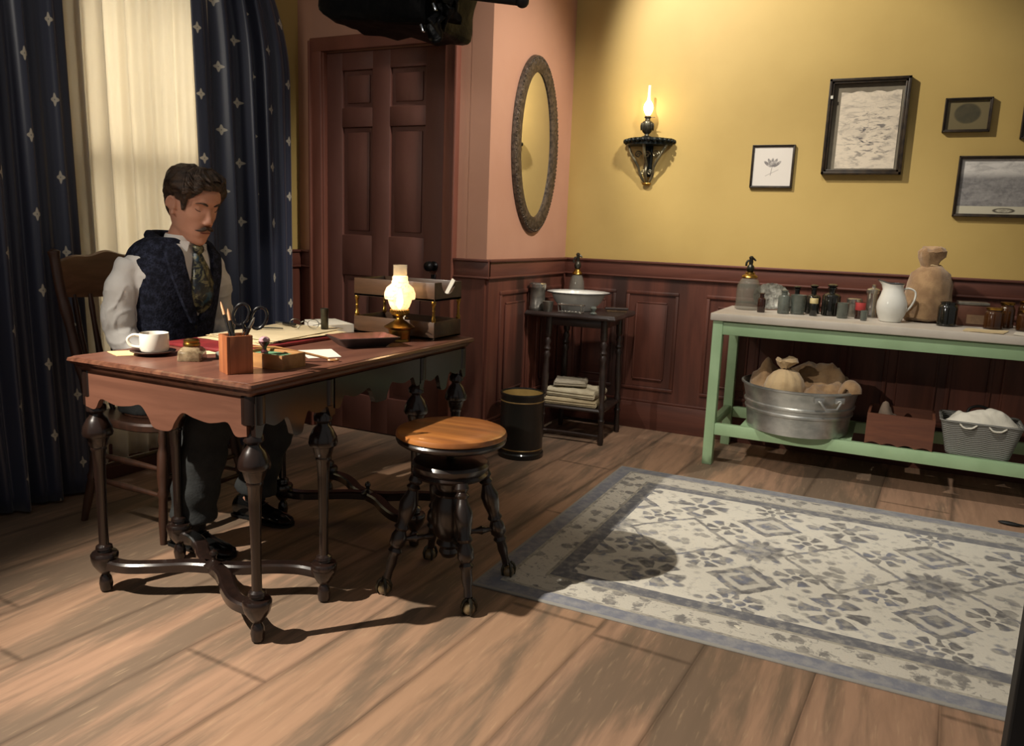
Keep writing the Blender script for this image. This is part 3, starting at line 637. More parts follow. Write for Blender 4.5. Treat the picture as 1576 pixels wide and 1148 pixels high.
# ------------------------------------------------------------------ rug
def rug_mat():
    m, nt, b = new_mat('grey_oriental_rug'); v = coords(nt, 'Object'); X0, Y0, z = sep(nt, v)   # X from left edge, Y from the centre line
    wn_ = noise(nt, v, 14, 3); wn2 = noise(nt, coords(nt, 'Object', (1,1,1), 0, (3.1,1.7,0)), 14, 3)
    X = X0 + (wn_-0.5)*0.035; Y = Y0 + (wn2-0.5)*0.035
    hw = 0.819
    d = (X0 + (wn_-0.5)*0.006).min(hw - (Y0 + (wn2-0.5)*0.006).abs())   # distance from the nearest long/left edge
    n8 = noise(nt, v, 26, 5, 0.6); n3 = noise(nt, v, 7, 4); fine = noise(nt, v, 120, 3)
    cream, grey, dgrey, blue = srgb(224, 220, 207), srgb(140, 137, 132), srgb(104, 103, 104), srgb(120, 126, 144)
    # field
    P = 0.612; xc = (X - 0.522)/P + 0.5 + 20; ix = xc.floor(); fx = (xc.fract()-0.5)*P             # 0 at diamond centres
    gx = P/2 - fx.abs()                                                                                # 0 at rosette centres
    rhomb = (fx.abs()/0.208 + (Y/0.235).abs())
    dia = rhomb.lt(1.0); line = ((rhomb-1.0).abs()).ss(0.03, 0.075, 1.0, 0.0)
    def petals(cx, cy, R, k, rot=0.0, core=0.4):
        r = (cx*cx+cy*cy).sqrt(); a = cy.atan2(cx); e = (a*k+rot).cos()*0.28+0.75
        f = (r/(e*R)).ss(0.85, 1.05, 1.0, 0.0); hole = (r/R).ss(core-0.08, core, 1.0, 0.0)*(r/R).gt(core*0.5)
        return f*(1-hole*0.7)
    def flower(cx, cy, R):
        r = (cx*cx+cy*cy).sqrt(); a = cy.atan2(cx)
        ring = ((r-R*0.64).abs()/(R*0.34)).ss(0.75, 1.05, 1.0, 0.0)*(a*6).cos().ss(-0.55, -0.1)
        return ring.max((r/(R*0.24)).ss(0.8, 1.1, 1.0, 0.0))
    ros = petals(gx, Y, 0.125, 9, 0.0, 0.42).max(((gx*gx+Y*Y).sqrt()/0.10).ss(0.85, 1.05, 0.75, 0.0))
    sq = ((gx.abs() + (Y.abs()-0.30).abs())/0.135); sqr = sq.lt(1.0)*(1-((sq-0.55).abs()).ss(0.1, 0.2, 1.0, 0.0)*0.75)
    fl1 = flower(fx, Y.abs()-0.41, 0.120); fl2 = flower(gx-0.165, Y.abs()-0.185, 0.082)
    fl3 = flower(gx-0.02, Y.abs()-0.50, 0.075); fl4 = petals(fx, Y.abs()-0.275, 0.05, 2, 0.8, 0.1)
    vleaf = voro(nt, coords(nt, 'Object', (1,1.25,1)), 11.0); leaves = vleaf.ss(0.24, 0.34, 1.0, 0.0)*n3.ss(0.36, 0.5)
    md = (voro(nt, v, 17.0) + (n8-0.5)*0.8).ss(0.30, 0.46, 1.0, 0.0)*0.8
    k = ros.max(sqr).max(fl1).max(fl2).max(fl3).max(fl4).max(leaves*0.9)*(1-dia) + dia*md
    k = k.max(line*0.95).max(n8.ss(0.52, 0.68)*0.42)
    wear = n8.ss(0.28, 0.62, 0.55, 1.0)
    fg = mixc(nt, n3.ss(0.4, 0.62), dgrey, mixc(nt, n8.ss(0.4, 0.6), grey, blue))
    field = mixc(nt, k*wear, cream, fg)
    # borders
    vb = voro(nt, v, 15.0); vb2 = noise(nt, v, 38, 5, 0.6, 0.8); bl = (vb + (vb2-0.5)*0.9).ss(0.30, 0.42, 1.0, 0.0).max(vb2.ss(0.56, 0.64)*0.7)
    bord = mixc(nt, bl*wear, srgb(206, 201, 188), mixc(nt, n3, grey, dgrey))
    outer = mixc(nt, n8.ss(0.35, 0.7), srgb(118, 122, 136), srgb(150, 150, 152))
    inner = mixc(nt, n8.ss(0.42, 0.72), srgb(104, 106, 114), srgb(160, 158, 152))
    col = mixc(nt, d.lt(0.265), field, inner); col = mixc(nt, d.lt(0.205), col, mixc(nt, n8.ss(.3,.7), srgb(192,186,168), grey))
    col = mixc(nt, d.lt(0.192), col, bord); col = mixc(nt, d.lt(0.088), col, mixc(nt, n8.ss(.3,.7), srgb(200,194,178), grey))
    col = mixc(nt, d.lt(0.074), col, outer); col = mixc(nt, d.lt(0.012), col, srgb(150, 148, 142))
    col = mixc(nt, fine*0.18, col, srgb(150, 146, 136))
    lk(nt, col, b, 'Base Color'); b.inputs['Roughness'].default_value = 0.95; b.inputs['Specular IOR Level'].default_value = 0.1; b.inputs['Sheen Weight'].default_value = 0.15
    bump(nt, b, fine + n8*0.5, 0.4, 0.003); return m
m = MB(); m.box((1.22, 0, 0.0035), (2.44, 1.638, 0.007), 0.003)
tag(m.build('rug', rug_mat(), loc=(-1.202, 3.056, 0)), 'grey and cream oriental rug with diamonds lying on the painted boards', 'rug')
m = MB(); m.prism([(-0.012,-0.003),(0.010,-0.006),(0.013,0.001),(-0.006,0.006)], 0, 0.002); tag(m.build('paper_scrap', M('white_paper', srgb(232, 226, 208), srgb(222, 216, 198), 20, rough=0.8), loc=(-0.330, 2.388, 0.007), rot=(0,0,-0.4)), 'tiny white paper scrap lying near the front border of the rug', 'scrap')
m = MB(); m.ell((0,0,0.009), (0.045,0.014,0.009)); m.tube([(0.02,0,0.01),(0.05,0.01,0.008),(0.07,0.008,0.005)], [.006,.005,.003], 8)
tag(m.build('door_wedge', MAT['black'], loc=(0.565, 3.975, 0), rot=(0,0,-0.15)), 'small dark object lying on the boards behind the rug, near the right edge', 'object')

# ------------------------------------------------------------------ green work table along the back wall
MAT['green'] = M('mint_green_paint', srgb(158, 188, 148), srgb(148, 178, 138), 6, rough=0.45, bmp=0.03)
MAT['white_top'] = M('white_painted_top', srgb(206, 198, 186), srgb(194, 186, 174), 5, rough=0.4)
BZ, BX0, BX1, BY0, BY1 = 0.823, -0.862, 1.25, 4.165, 4.735
bt = thing('work_table', 'long mint green work table with a white top against the wainscot', 'table', (0, 0, 0))
m = MB(); m.box(((BX0+BX1)/2, (BY0+BY1)/2, BZ-0.02), (BX1-BX0, BY1-BY0, 0.04), 0.006); m.build('table_top', MAT['white_top'], bt)
for x in (-0.822, 1.21):
    for y in (4.205, 4.695):
        m = MB(); m.box((x, y, (BZ-0.04)/2), (0.052, 0.052, BZ-0.04), 0.003); m.build('leg', MAT['green'], bt)
for y in (4.20, 4.70):
    m = MB(); m.box((0.194, y, BZ-0.08), (1.98, 0.03, 0.064), 0.002); m.build('apron', MAT['green'], bt)
    m = MB(); m.box((0.194, y, 0.2), (1.98, 0.035, 0.062), 0.003); m.build('shelf_rail', MAT['green'], bt)
for x in (-0.822, 1.21):
    m = MB(); m.box((x, 4.45, 0.215), (0.035, 0.44, 0.05), 0.003); m.build('shelf_rail', MAT['green'], bt)
    m = MB(); m.box((x, 4.45, BZ-0.08), (0.03, 0.44, 0.064), 0.003); m.build('apron', MAT['green'], bt)
for x in (-0.62, -0.17, 0.13, 0.42, 0.8):
    m = MB(); m.box((x, 4.45, 0.219), (0.10, 0.46, 0.018), 0.002); m.build('slat', MAT['green'], bt)

# ------------------------------------------------------------------ washstand in the corner
MAT['wash'] = wood_mat('black_stained_wood', srgb(52, 38, 32), srgb(38, 28, 25), srgb(28, 22, 20), 0.4, 0, 3, coat=0.3)
WZ = 0.757
wc = (-1.640, 4.385)
ws = thing('washstand', 'black turned leg washstand in the corner under the white basin', 'stand', (wc[0], wc[1], 0), 0.06)
def clover(s, z, n=96):
    out = []
    for i in range(n):
        a = 2*PI*i/n; c, s_ = math.cos(a), math.sin(a); k = max(abs(c), abs(s_)); q = 0.262/(k**0.82)*(1-0.05*abs(math.cos(2*a))**4)
        out.append((s*q*c*1.10-0.025, s*q*s_*0.96, z))
    return out
m = MB(); m.rings([clover(0.93, WZ-0.03), clover(0.985, WZ-0.026), clover(1.0, WZ-0.018), clover(0.99, WZ-0.008), clover(0.97, WZ)]); m.build('top', MAT['wash'], ws)
for sx in (-1, 1):
    for sy in (-1, 1):
        a, b_ = Vector((sx*0.165, sy*0.165, WZ-0.03)), Vector((sx*0.185, sy*0.18, 0.0)); m = MB()
        rp = [(0,.020),(.15,.020),(.17,.013),(.20,.021),(.23,.013),(.26,.021),(.28,.014),(.31,.022),(.34,.015),(.40,.018),(.5,.02),(.6,.018),(.66,.013),(.69,.02),(.72,.02),(.78,.013),(.80,.021),(.83,.014),(.9,.016),(.97,.018),(1,.013)]
        m.tube([a.lerp(b_, t) for t, _ in rp], [r for _, r in rp], 14); m.build('leg', MAT['wash'], ws)
m = MB(); m.rings([rrect(0.19, 0.19, 0.03, 0.19, 5), rrect(0.195, 0.195, 0.03, 0.20, 5), rrect(0.19, 0.19, 0.03, 0.21, 5)]); m.build('lower_shelf', MAT['wash'], ws)
for s in (-1, 1):
    m = MB(); m.box((0, s*0.165, WZ-0.055), (0.31, 0.016, 0.05), 0.003); m.build('apron', MAT['wash'], ws)
    m = MB(); m.box((s*0.165, 0, WZ-0.055), (0.016, 0.31, 0.05), 0.003); m.build('apron', MAT['wash'], ws)
    m = MB(); m.tube([(-0.182, s*0.178, 0.05), (0, s*0.178, 0.05), (0.182, s*0.178, 0.05)], [.008, .012, .008], 10); m.build('stretcher', MAT['wash'], ws)

# ------------------------------------------------------------------ waste bin
MAT['bin'] = M('black_japanned_tin', srgb(30, 30, 28), srgb(24, 24, 22), 5, rough=0.35, coat=0.3)
MAT['gilt'] = M('gilt_line', srgb(170, 140, 90), srgb(140, 112, 70), 20, rough=0.4, metal=0.5)
wb_ = thing('waste_bin', 'black cylindrical waste bin with gilt lines beside the washstand', 'bin', (-1.752, 3.785, 0))
m = MB(); R_ = 0.120
m.lathe([(0.02,0.0),(R_-0.002,0.0),(R_+0.003,0.004),(R_+0.003,0.025),(R_-0.003,0.032),(R_-0.003,0.338),(R_+0.002,0.344),(R_+0.002,0.352),(R_-0.006,0.354),(R_-0.008,0.346),(R_-0.009,0.02),(0.02,0.016)], seg=48); m.build('body', MAT['bin'], wb_)
for z in (0.045, 0.306):
    m = MB(); m.lathe([(R_-0.0035, z), (R_-0.0015, z+0.002), (R_-0.0015, z+0.006), (R_-0.0035, z+0.008)], seg=48, cap=False); m.build('gilt_line', MAT['gilt'], wb_)
m = MB(); m.lathe([(R_-0.0095,0.345),(R_-0.0105,0.345),(R_-0.0105,0.02),(R_-0.0095,0.02)], seg=48, cap=False); m.build('lining', M('ochre_lining', srgb(176, 146, 84), srgb(150, 122, 68), 5, rough=0.6), wb_)

# ------------------------------------------------------------------ film lamp wrapped in black foil over the desk, and a black flat by the camera
MAT['foil'] = M('black_foil', srgb(6, 7, 8), srgb(4, 5, 6), 30, rough=0.36, bmp=0.7, bsc=22, spec=0.22)
MAT['steel'] = M('bright_steel', srgb(190, 196, 204), srgb(160, 166, 174), 20, rough=0.2, metal=1.0)
fx = thing('film_lamp', 'film lamp wrapped in crumpled black foil hanging over the desk', 'lamp', (-2.09, 3.05, 2.065))
def crumple(p, a, f, s=0.0): return p + Vector((mnoise.noise(p*f+Vector((s,0,0))), mnoise.noise(p*f+Vector((0,s+9,0))), mnoise.noise(p*f+Vector((0,0,s+21)))))*a
m = MB(); m.box((0.015, 0.0, 0.15), (0.56, 0.40, 0.34), 0.025, rot=(0, 0.15, 0))
bmesh.ops.subdivide_edges(m.bm, edges=m.bm.edges, cuts=6, use_grid_fill=True)
for v in m.bm.verts: v.co = crumple(v.co, 0.022, 11)
m.build('housing', M('matt_black_foil', srgb(7, 8, 9), srgb(4, 5, 6), 30, rough=0.5, bmp=0.4, bsc=22, spec=0.08), fx, angle=0.5)
for k in range(9):
    m = MB(); q = Matrix.Translation((0.30+0.016*k, -0.18+0.035*(k % 3), -0.06+0.038*k)) @ Euler((0.3*k, 0.6-0.2*k, 0.2*k)).to_matrix().to_4x4()
    m.grid(lambda u, v: q @ crumple(Vector(((u-0.5)*0.08, 0.004, (v-0.5)*0.11)), 0.03, 18, k), 6, 6)
    o = m.build('foil_flap', MAT['foil'], fx, angle=0.5); so = o.modifiers.new('t', 'SOLIDIFY'); so.thickness = 0.002
for k, (x, z) in enumerate(((0.27, -0.075), (0.335, -0.005), (0.35, 0.035), (0.37, 0.085))):
    m = MB(); m.box((x, -0.215-0.015*k, z), (0.010, 0.016, 0.032 if k != 2 else 0.014), 0.003, rot=(0, -0.35, 0)); m.build('clip', MAT['steel'], fx)
m = MB(); m.tube([(-0.33, 0, 0.52), (0.33, 0, 0.52)], 0.014, 8)
for s in (-1, 1): m.tube([(s*0.33, 0, 0.52), (s*0.33, 0, 0.15)], 0.014, 8)
m.tube([(0, 0, 0.52), (0, 0, 0.95)], 0.020, 10); m.build('yoke', MAT['black'], fx)
m = MB(); m.tube([(0.30, 0.0, 0.110), (0.60, 0.0, 0.055)], 0.020, 10); m.ell((0.605, 0, 0.053), (0.028, 0.028, 0.026)); m.build('focus_handle', MAT['black'], fx)
m = MB(); m.box((0.255+0.35, 1.5, 1.3), (0.70, 0.05, 2.6), 0.004)
tag(m.build('stage_flat', MAT['black'], loc=(-0.0, 0, 0), smooth=False), 'black scenery flat standing at the right edge of the photo', 'flat')

# ------------------------------------------------------------------ things on the work table
MAT['seltzer'] = M('grey_seltzer_glass', srgb(140, 140, 128), srgb(120, 120, 108), 6, rough=0.06, alpha=0.42, coat=0.5)
MAT['cutglass'] = M('grey_cut_glass', srgb(176, 176, 164), srgb(110, 110, 100), 40, rough=0.12, alpha=0.72, coat=0.6, bmp=0.4)
MAT['amber'] = M('amber_glass', srgb(74, 44, 20), srgb(54, 30, 14), 8, rough=0.08, coat=0.6, alpha=0.92)
MAT['darkglass'] = M('dark_glass', srgb(26, 26, 22), srgb(16, 16, 14), 8, rough=0.08, coat=0.6)
MAT['brownglass'] = M('brown_glass', srgb(56, 30, 22), srgb(40, 22, 16), 8, rough=0.12, coat=0.5)
MAT['greenglass'] = M('grey_green_glass', srgb(104, 110, 102), srgb(86, 92, 86), 8, rough=0.1, alpha=0.8, coat=0.4)
MAT['tin'] = M('dull_tin', srgb(150, 146, 136), srgb(112, 108, 100), 14, rough=0.35, metal=0.75)
MAT['silver'] = M('polished_silver', srgb(190, 186, 176), srgb(150, 146, 138), 10, rough=0.22, metal=0.9)
MAT['enamel'] = M('white_enamel', srgb(226, 226, 218), srgb(214, 214, 206), 3, rough=0.18, coat=0.5)
MAT['enamel_rim'] = M('dark_enamel_rim', srgb(40, 42, 48), srgb(30, 32, 36), 8, rough=0.3)
MAT['burlap'] = M('brown_burlap', srgb(168, 136, 98), srgb(136, 106, 74), 14, rough=0.95, bmp=0.5, bsc=260, sheen=0.3)
MAT['muslin'] = M('cream_muslin', srgb(206, 180, 138), srgb(184, 156, 116), 10, rough=0.95, bmp=0.4, bsc=300, sheen=0.3)
MAT['galv'] = M('galvanised_steel', srgb(206, 206, 202), srgb(160, 162, 160), 9, (1,1,1.6), rough=0.34, metal=0.75, lo=0.3, hi=0.7)
MAT['whitecloth'] = M('white_cloth', srgb(226, 222, 208), srgb(208, 204, 190), 8, rough=0.95, bmp=0.2, bsc=80)
MAT['label'] = M('cream_label', srgb(226, 210, 160), srgb(200, 180, 120), 30, rough=0.7)
MAT['cork'] = M('cork', srgb(96, 72, 46), srgb(70, 52, 34), 60, rough=0.9)
BZ2 = BZ
def vessel(name, label, cat, x, y, z, parts, group=None, rz=0.0):
    t = thing(name, label, cat, (x, y, z), rz, group)
    for nm, prof, mt_ in parts:
        m = MB(); m.lathe(prof, seg=28); m.build(nm, mt_, t)
    return t
def siphon(label, x, y, z, s, body_r, mt_):
    t = thing('seltzer_siphon', label, 'siphon', (x, y, z))
    m = MB(); R = body_r
    m.lathe([(R*0.86,0),(R,0.006),(R,0.02),(R*0.96,0.03),(R*0.98,0.10*s),(R*0.92,0.135*s),(R*0.70,0.165*s),(R*0.42,0.182*s),(R*0.34,0.19*s)], seg=32); m.build('bottle', mt_, t)
    m = MB(); m.lathe([(R*0.62,0.176*s),(R*0.66,0.18*s),(R*0.60,0.188*s),(R*0.40,0.196*s),(R*0.36,0.206*s),(R*0.22,0.21*s)], seg=24); m.build('collar', MAT['brass'], t)
    m = MB(); m.lathe([(0.010,0.205*s),(0.019,0.215*s),(0.022,0.228*s),(0.017,0.242*s),(0.010,0.25*s),(0.012,0.262*s),(0.010,0.28*s),(0.014,0.288*s),(0.006,0.296*s)], seg=20)
    m.tube(crom([(0,0,0.268*s),(-0.014,-0.006,0.270*s),(-0.022,-0.01,0.258*s),(-0.023,-0.01,0.240*s)],5), 0.006, 8); m.tube([(0.0,0,0.284*s),(0.014,0.006,0.280*s),(0.024,0.01,0.270*s)], [.006,.006,.004], 8)
    m.build('siphon_head', MAT['gunmetal'], t); return t
siphon('squat seltzer siphon at the left end of the white table top', -0.738, 4.53, BZ2, 1.0, 0.068, MAT['seltzer'])
pl = thing('glass_platter', 'oval grey glass platter leaning upright behind the small brown bottle', 'platter', (-0.628, 4.625, BZ2), 0.15)
m = MB(); rr = []
for sx, dz in ((0.001,0.010),(0.5,0.010),(0.72,0.008),(0.9,0.0),(1.0,-0.004),(1.0,0.002),(0.88,0.010),(0.70,0.016),(0.5,0.018),(0.001,0.018)):
    rr.append([(0.098*sx*math.cos(a)*(1+0.02*math.cos(24*a)), dz-0.012, 0.076+0.074*sx*math.sin(a)*(1+0.02*math.cos(24*a))) for a in [2*PI*i/72 for i in range(72)]])
m.rings(rr, M=Matrix.Translation((0, -0.01, 0)) @ Matrix.Rotation(-0.25, 4, 'X')); m.build('dish', MAT['cutglass'], pl)
def bottle_prof(R, h, neck=0.36, sh=0.62, nk=0.74):
    return [(R*0.85,0),(R,0.004),(R,h*sh*0.5),(R,h*sh),(R*0.82,h*(sh+0.07)),(R*neck,h*nk),(R*neck,h*0.92),(R*(neck+0.14),h*0.935),(R*(neck+0.14),h*0.985),(R*neck*0.8,h)]
def bottle(label, x, y, R, h, mt_, cap=None, **k):
    t = vessel('bottle', label, 'bottle', x, y, BZ2, [('body', bottle_prof(R, h, **k), mt_)])
    if cap:
        m = MB(); nk = k.get('neck', 0.36); r = R*nk
        if cap == 'stopper': m.lathe([(r*0.8,h*0.99),(r*1.0,h*1.0),(r*1.5,h*1.03),(r*1.55,h*1.07),(r*0.9,h*1.11),(0.001,h*1.115)], seg=20); m.build('stopper', mt_, t)
        else: m.lathe([(r*0.75,h*0.985),(r*0.85,h*1.05),(0.001,h*1.055)], seg=16); m.build('cork', MAT['cork'], t)
    return t
bottle('small slim brown bottle standing in front of the glass platter', -0.645, 4.41, 0.021, 0.105, MAT['brownglass'], neck=0.55, sh=0.66, nk=0.76)
bottle('grey green bottle standing between the glass platter and the pale beaker', -0.533, 4.43, 0.031, 0.128, MAT['greenglass'], neck=0.5, sh=0.7, nk=0.78)
t = vessel('beaker', 'pale glass beaker with cream powder in its base, in front of a dark bottle', 'glass', -0.464, 4.46, BZ2, [('glass', [(0.032,0),(0.036,0.004),(0.040,0.10),(0.042,0.104),(0.038,0.10),(0.033,0.012),(0.001,0.008)], MAT['greenglass']), ('powder', [(0.001,0.0085),(0.0315,0.0085),(0.0325,0.024),(0.001,0.026)], MAT['label'])])
bottle('dark stoppered bottle behind the pale glass beaker', -0.488, 4.60, 0.036, 0.130, MAT['darkglass'], 'stopper')
bottle('dark stoppered bottle behind the small labelled bottle', -0.400, 4.58, 0.039, 0.142, MAT['darkglass'], 'stopper')
t = bottle('small dark bottle with a cream label, in front of a stoppered bottle', -0.382, 4.43, 0.020, 0.105, MAT['darkglass'], neck=0.5)
m = MB(); m.lathe([(0.0205,0.066),(0.0212,0.068),(0.0212,0.092),(0.0195,0.094)], seg=28, cap=False); m.build('label', MAT['label'], t)
bottle('widest black stoppered bottle, left of the grey tumbler', -0.305, 4.53, 0.047, 0.152, MAT['darkglass'], 'stopper', sh=0.68, nk=0.80)
vessel('tumbler', 'grey glass tumbler right of the widest black bottle', 'glass', -0.238, 4.42, BZ2, [('glass', [(0.025,0),(0.027,0.004),(0.029,0.078),(0.030,0.08),(0.027,0.078),(0.024,0.012),(0.001,0.008)], MAT['greenglass'])])
vessel('tin_canister', 'low wide grey tin behind the small red tin', 'tin', -0.193, 4.56, BZ2, [('body', [(0.036,0),(0.038,0.003),(0.038,0.075),(0.034,0.078)], MAT['tin']), ('lid', [(0.040,0.074),(0.040,0.094),(0.034,0.099),(0.001,0.10)], MAT['silver'])])
t = vessel('small_tin', 'small tin with a red label in front of the low wide tin', 'tin', -0.157, 4.46, BZ2, [('body', [(0.023,0),(0.024,0.003),(0.024,0.086),(0.022,0.088)], MAT['brownglass'])])
m = MB(); m.lathe([(0.0241,0.045),(0.0247,0.046),(0.0247,0.084),(0.0241,0.085)], seg=28, cap=False); m.build('label', M('red_label', srgb(170, 58, 56), srgb(150, 46, 46), 20, rough=0.6), t)
vessel('shot_glass', 'tiny grey glass at the foot of the silver canister', 'glass', -0.134, 4.37, BZ2, [('glass', [(0.013,0),(0.016,0.003),(0.018,0.050),(0.016,0.052),(0.014,0.01),(0.001,0.007)], MAT['greenglass'])])
vessel('canister', 'tall silver canister with a lid left of the white pitcher', 'canister', -0.107, 4.60, BZ2, [('body', [(0.030,0),(0.034,0.004),(0.034,0.018),(0.030,0.024),(0.029,0.125),(0.031,0.13)], MAT['silver']), ('lid', [(0.034,0.128),(0.035,0.146),(0.030,0.152),(0.012,0.158),(0.010,0.164),(0.012,0.172),(0.001,0.176)], MAT['silver'])])
# white enamel pitcher
pt = thing('pitcher', 'white enamel pitcher with a dark rim in front of the burlap sack', 'pitcher', (-0.012, 4.43, BZ2), 0.12)
m = MB(); rr = []
for r, z, lip in ((0.046,0.0,0),(0.052,0.004,0),(0.054,0.012,0),(0.066,0.04,0),(0.072,0.07,0),(0.070,0.10,0),(0.058,0.135,0),(0.047,0.16,0.004),(0.044,0.178,0.014),(0.048,0.192,0.03),(0.045,0.1915,0.03),(0.041,0.178,0.013),(0.044,0.16,0.003),(0.066,0.10,0),(0.068,0.07,0),(0.05,0.015,0),(0.002,0.012,0)):
    rr.append([((r + lip*max(0, -math.cos(a))**6)*math.cos(a), r*math.sin(a)*(1-0.1*lip*10*max(0,-math.cos(a))**2), z + 0.55*lip*max(0, -math.cos(a))**4) for a in [2*PI*i/40 for i in range(40)]])
m.rings(rr); m.build('body', MAT['enamel'], pt)
m = MB(); m.tube([((0.0468 + 0.03*max(0, -math.cos(a))**6)*math.cos(a), 0.0468*math.sin(a)*(1-0.03*max(0,-math.cos(a))**2), 0.193+0.55*0.03*max(0, -math.cos(a))**4) for a in [2*PI*i/60 for i in range(60)]], 0.0028, 8, closed=True); m.build('rim', MAT['enamel_rim'], pt)
m = MB(); m.tube(crom([(0.042,0,0.165),(0.068,0,0.172),(0.098,0,0.158),(0.102,0,0.125),(0.088,0,0.085),(0.066,0,0.055)],6), 0.0085, 10, flat=0.6); m.build('handle', MAT['enamel'], pt)
def softsack(m, prof, seg=48, seed=0, amp=0.01, f=9, folds=0, fa=0.0, c=(0,0,0), sq=1.0):
    rr = []
    for r, z in prof:
        row = []
        for i in range(seg):
            a = 2*PI*i/seg; k = 1 + (fa*math.cos(folds*a+seed) if folds else 0)*(1 if r < prof[0][0]*0.8 else 0.25)
            p = Vector((r*k*math.cos(a), r*k*math.sin(a)*sq, z)); p = crumple(crumple(p, amp, f, seed*3.7), amp*0.45, f*2.7, seed*1.3); row.append(p+Vector(c))
        rr.append(row)
    return m.rings(rr)
sk = thing('burlap_sack', 'standing burlap sack with its neck folded over, behind the white pitcher', 'sack', (0.150, 4.585, BZ2+0.006))
m = MB(); softsack(m, [(0.085,0.004),(0.102,0.02),(0.108,0.08),(0.106,0.14),(0.10,0.19),(0.086,0.235),(0.06,0.265),(0.040,0.28)], seed=2, amp=0.018, f=11); m.build('body', MAT['burlap'], sk)
m = MB(); softsack(m, [(0.040,0.275),(0.036,0.285),(0.042,0.30),(0.058,0.325),(0.066,0.35),(0.058,0.372),(0.03,0.376),(0.01,0.37)], seed=5, amp=0.02, f=16, folds=6, fa=0.10, c=(-0.005,0,0)); m.build('neck', MAT['burlap'], sk)
m = MB(); m.tube([(0.041*math.cos(a), 0.041*math.sin(a), 0.281+0.003*math.sin(3*a)) for a in [2*PI*i/24 for i in range(24)]], 0.004, 6, closed=True); m.build('twine', MAT['muslin'], sk)
def jar(label, x, y, R, h, mt_, lid=None, group=None):
    t = vessel('jar', label, 'jar', x, y, BZ2, [('body', [(R*0.85,0),(R,0.004),(R,h*0.72),(R*0.9,h*0.80),(R*0.78,h*0.84),(R*0.78,h*0.9),(R*0.86,h*0.91),(R*0.86,h*0.94),(R*0.74,h*0.945),(R*0.74,h*0.9),(R*0.9,h*0.74),(R*0.92,0.01),(0.001,0.008)], mt_)], group)
    if lid:
        m = MB(); m.lathe([(R*0.88,h*0.9),(R*0.9,h*0.91),(R*0.9,h*0.985),(R*0.8,h),(0.001,h)], seg=28); m.build('lid', lid, t)
    return t
jar('short black jar in front of the burlap sack', 0.239, 4.42, 0.044, 0.126, MAT['darkglass'])
bx = thing('wooden_box', 'low brown wooden box with a grey lid, between the black jar and the amber jars', 'box', (0.352, 4.56, BZ2), 0.05)
m = MB(); m.box((0,0,0.052), (0.13,0.10,0.104), 0.004); m.build('body', MAT['brownglass'] if 0 else M('brown_box', srgb(92,56,40), srgb(74,44,32), 12, rough=0.5), bx)
m = MB(); m.box((0,0,0.112), (0.136,0.106,0.014), 0.003); m.build('lid', MAT['tin'], bx)
m = MB(); m.box((0.012,-0.0515,0.035), (0.075,0.002,0.045)); m.build('label', M('tan_label', srgb(128,100,74), srgb(108,84,62), 20, rough=0.8), bx, smooth=False)
jar('amber jar nearest the low wooden box, in the front row of amber jars', 0.440, 4.45, 0.042, 0.104, MAT['amber'], MAT['brass'])
jar('amber jar in the back row, right behind the first amber jar', 0.503, 4.575, 0.036, 0.127, MAT['amber'], MAT['brass'])
jar('tallest amber jar in the back row at the right edge of the photo', 0.590, 4.62, 0.037, 0.136, MAT['amber'], MAT['brass'])
jar('amber jar in the front row cut off by the right edge of the photo', 0.578, 4.46, 0.042, 0.100, MAT['amber'], MAT['brass'])
MAT['paper'] = M('cream_paper', srgb(224, 204, 160), srgb(210, 188, 146), 5, rough=0.85)
MAT['white_paper'] = M('white_sheet', srgb(234, 228, 212), srgb(226, 220, 204), 5, rough=0.85)
def sheet(name, label, cat, pts, z, th, mt_, curl=0.0, group=None):
    cx = sum(p[0] for p in pts)/len(pts); cy = sum(p[1] for p in pts)/len(pts)
    m = MB(); q = [(x-cx, y-cy) for x, y in pts]
    m.prism(q, 0, th)
    if curl:
        bmesh.ops.subdivide_edges(m.bm, edges=m.bm.edges, cuts=6, use_grid_fill=True)
        for v in m.bm.verts: v.co.z += curl*abs(mnoise.noise(Vector((v.co.x*9+z*50, v.co.y*9, 0.3))))*1.2
    return tag(m.build(name, mt_, loc=(cx, cy, z), angle=0.3), label, cat, group)
sheet('paper_sheet', 'cream sheet lying flat in front of the black jar on the white table', 'paper', [(0.30,4.21),(0.46,4.19),(0.50,4.36),(0.33,4.38)], BZ2+0.0005, 0.0015, MAT['paper'], 0.006)
sheet('paper_sheet', 'white sheet lying in front of the amber jars at the right edge', 'paper', [(0.50,4.20),(0.74,4.19),(0.75,4.37),(0.53,4.375)], BZ2+0.0005, 0.0015, MAT['white_paper'], 0.006)

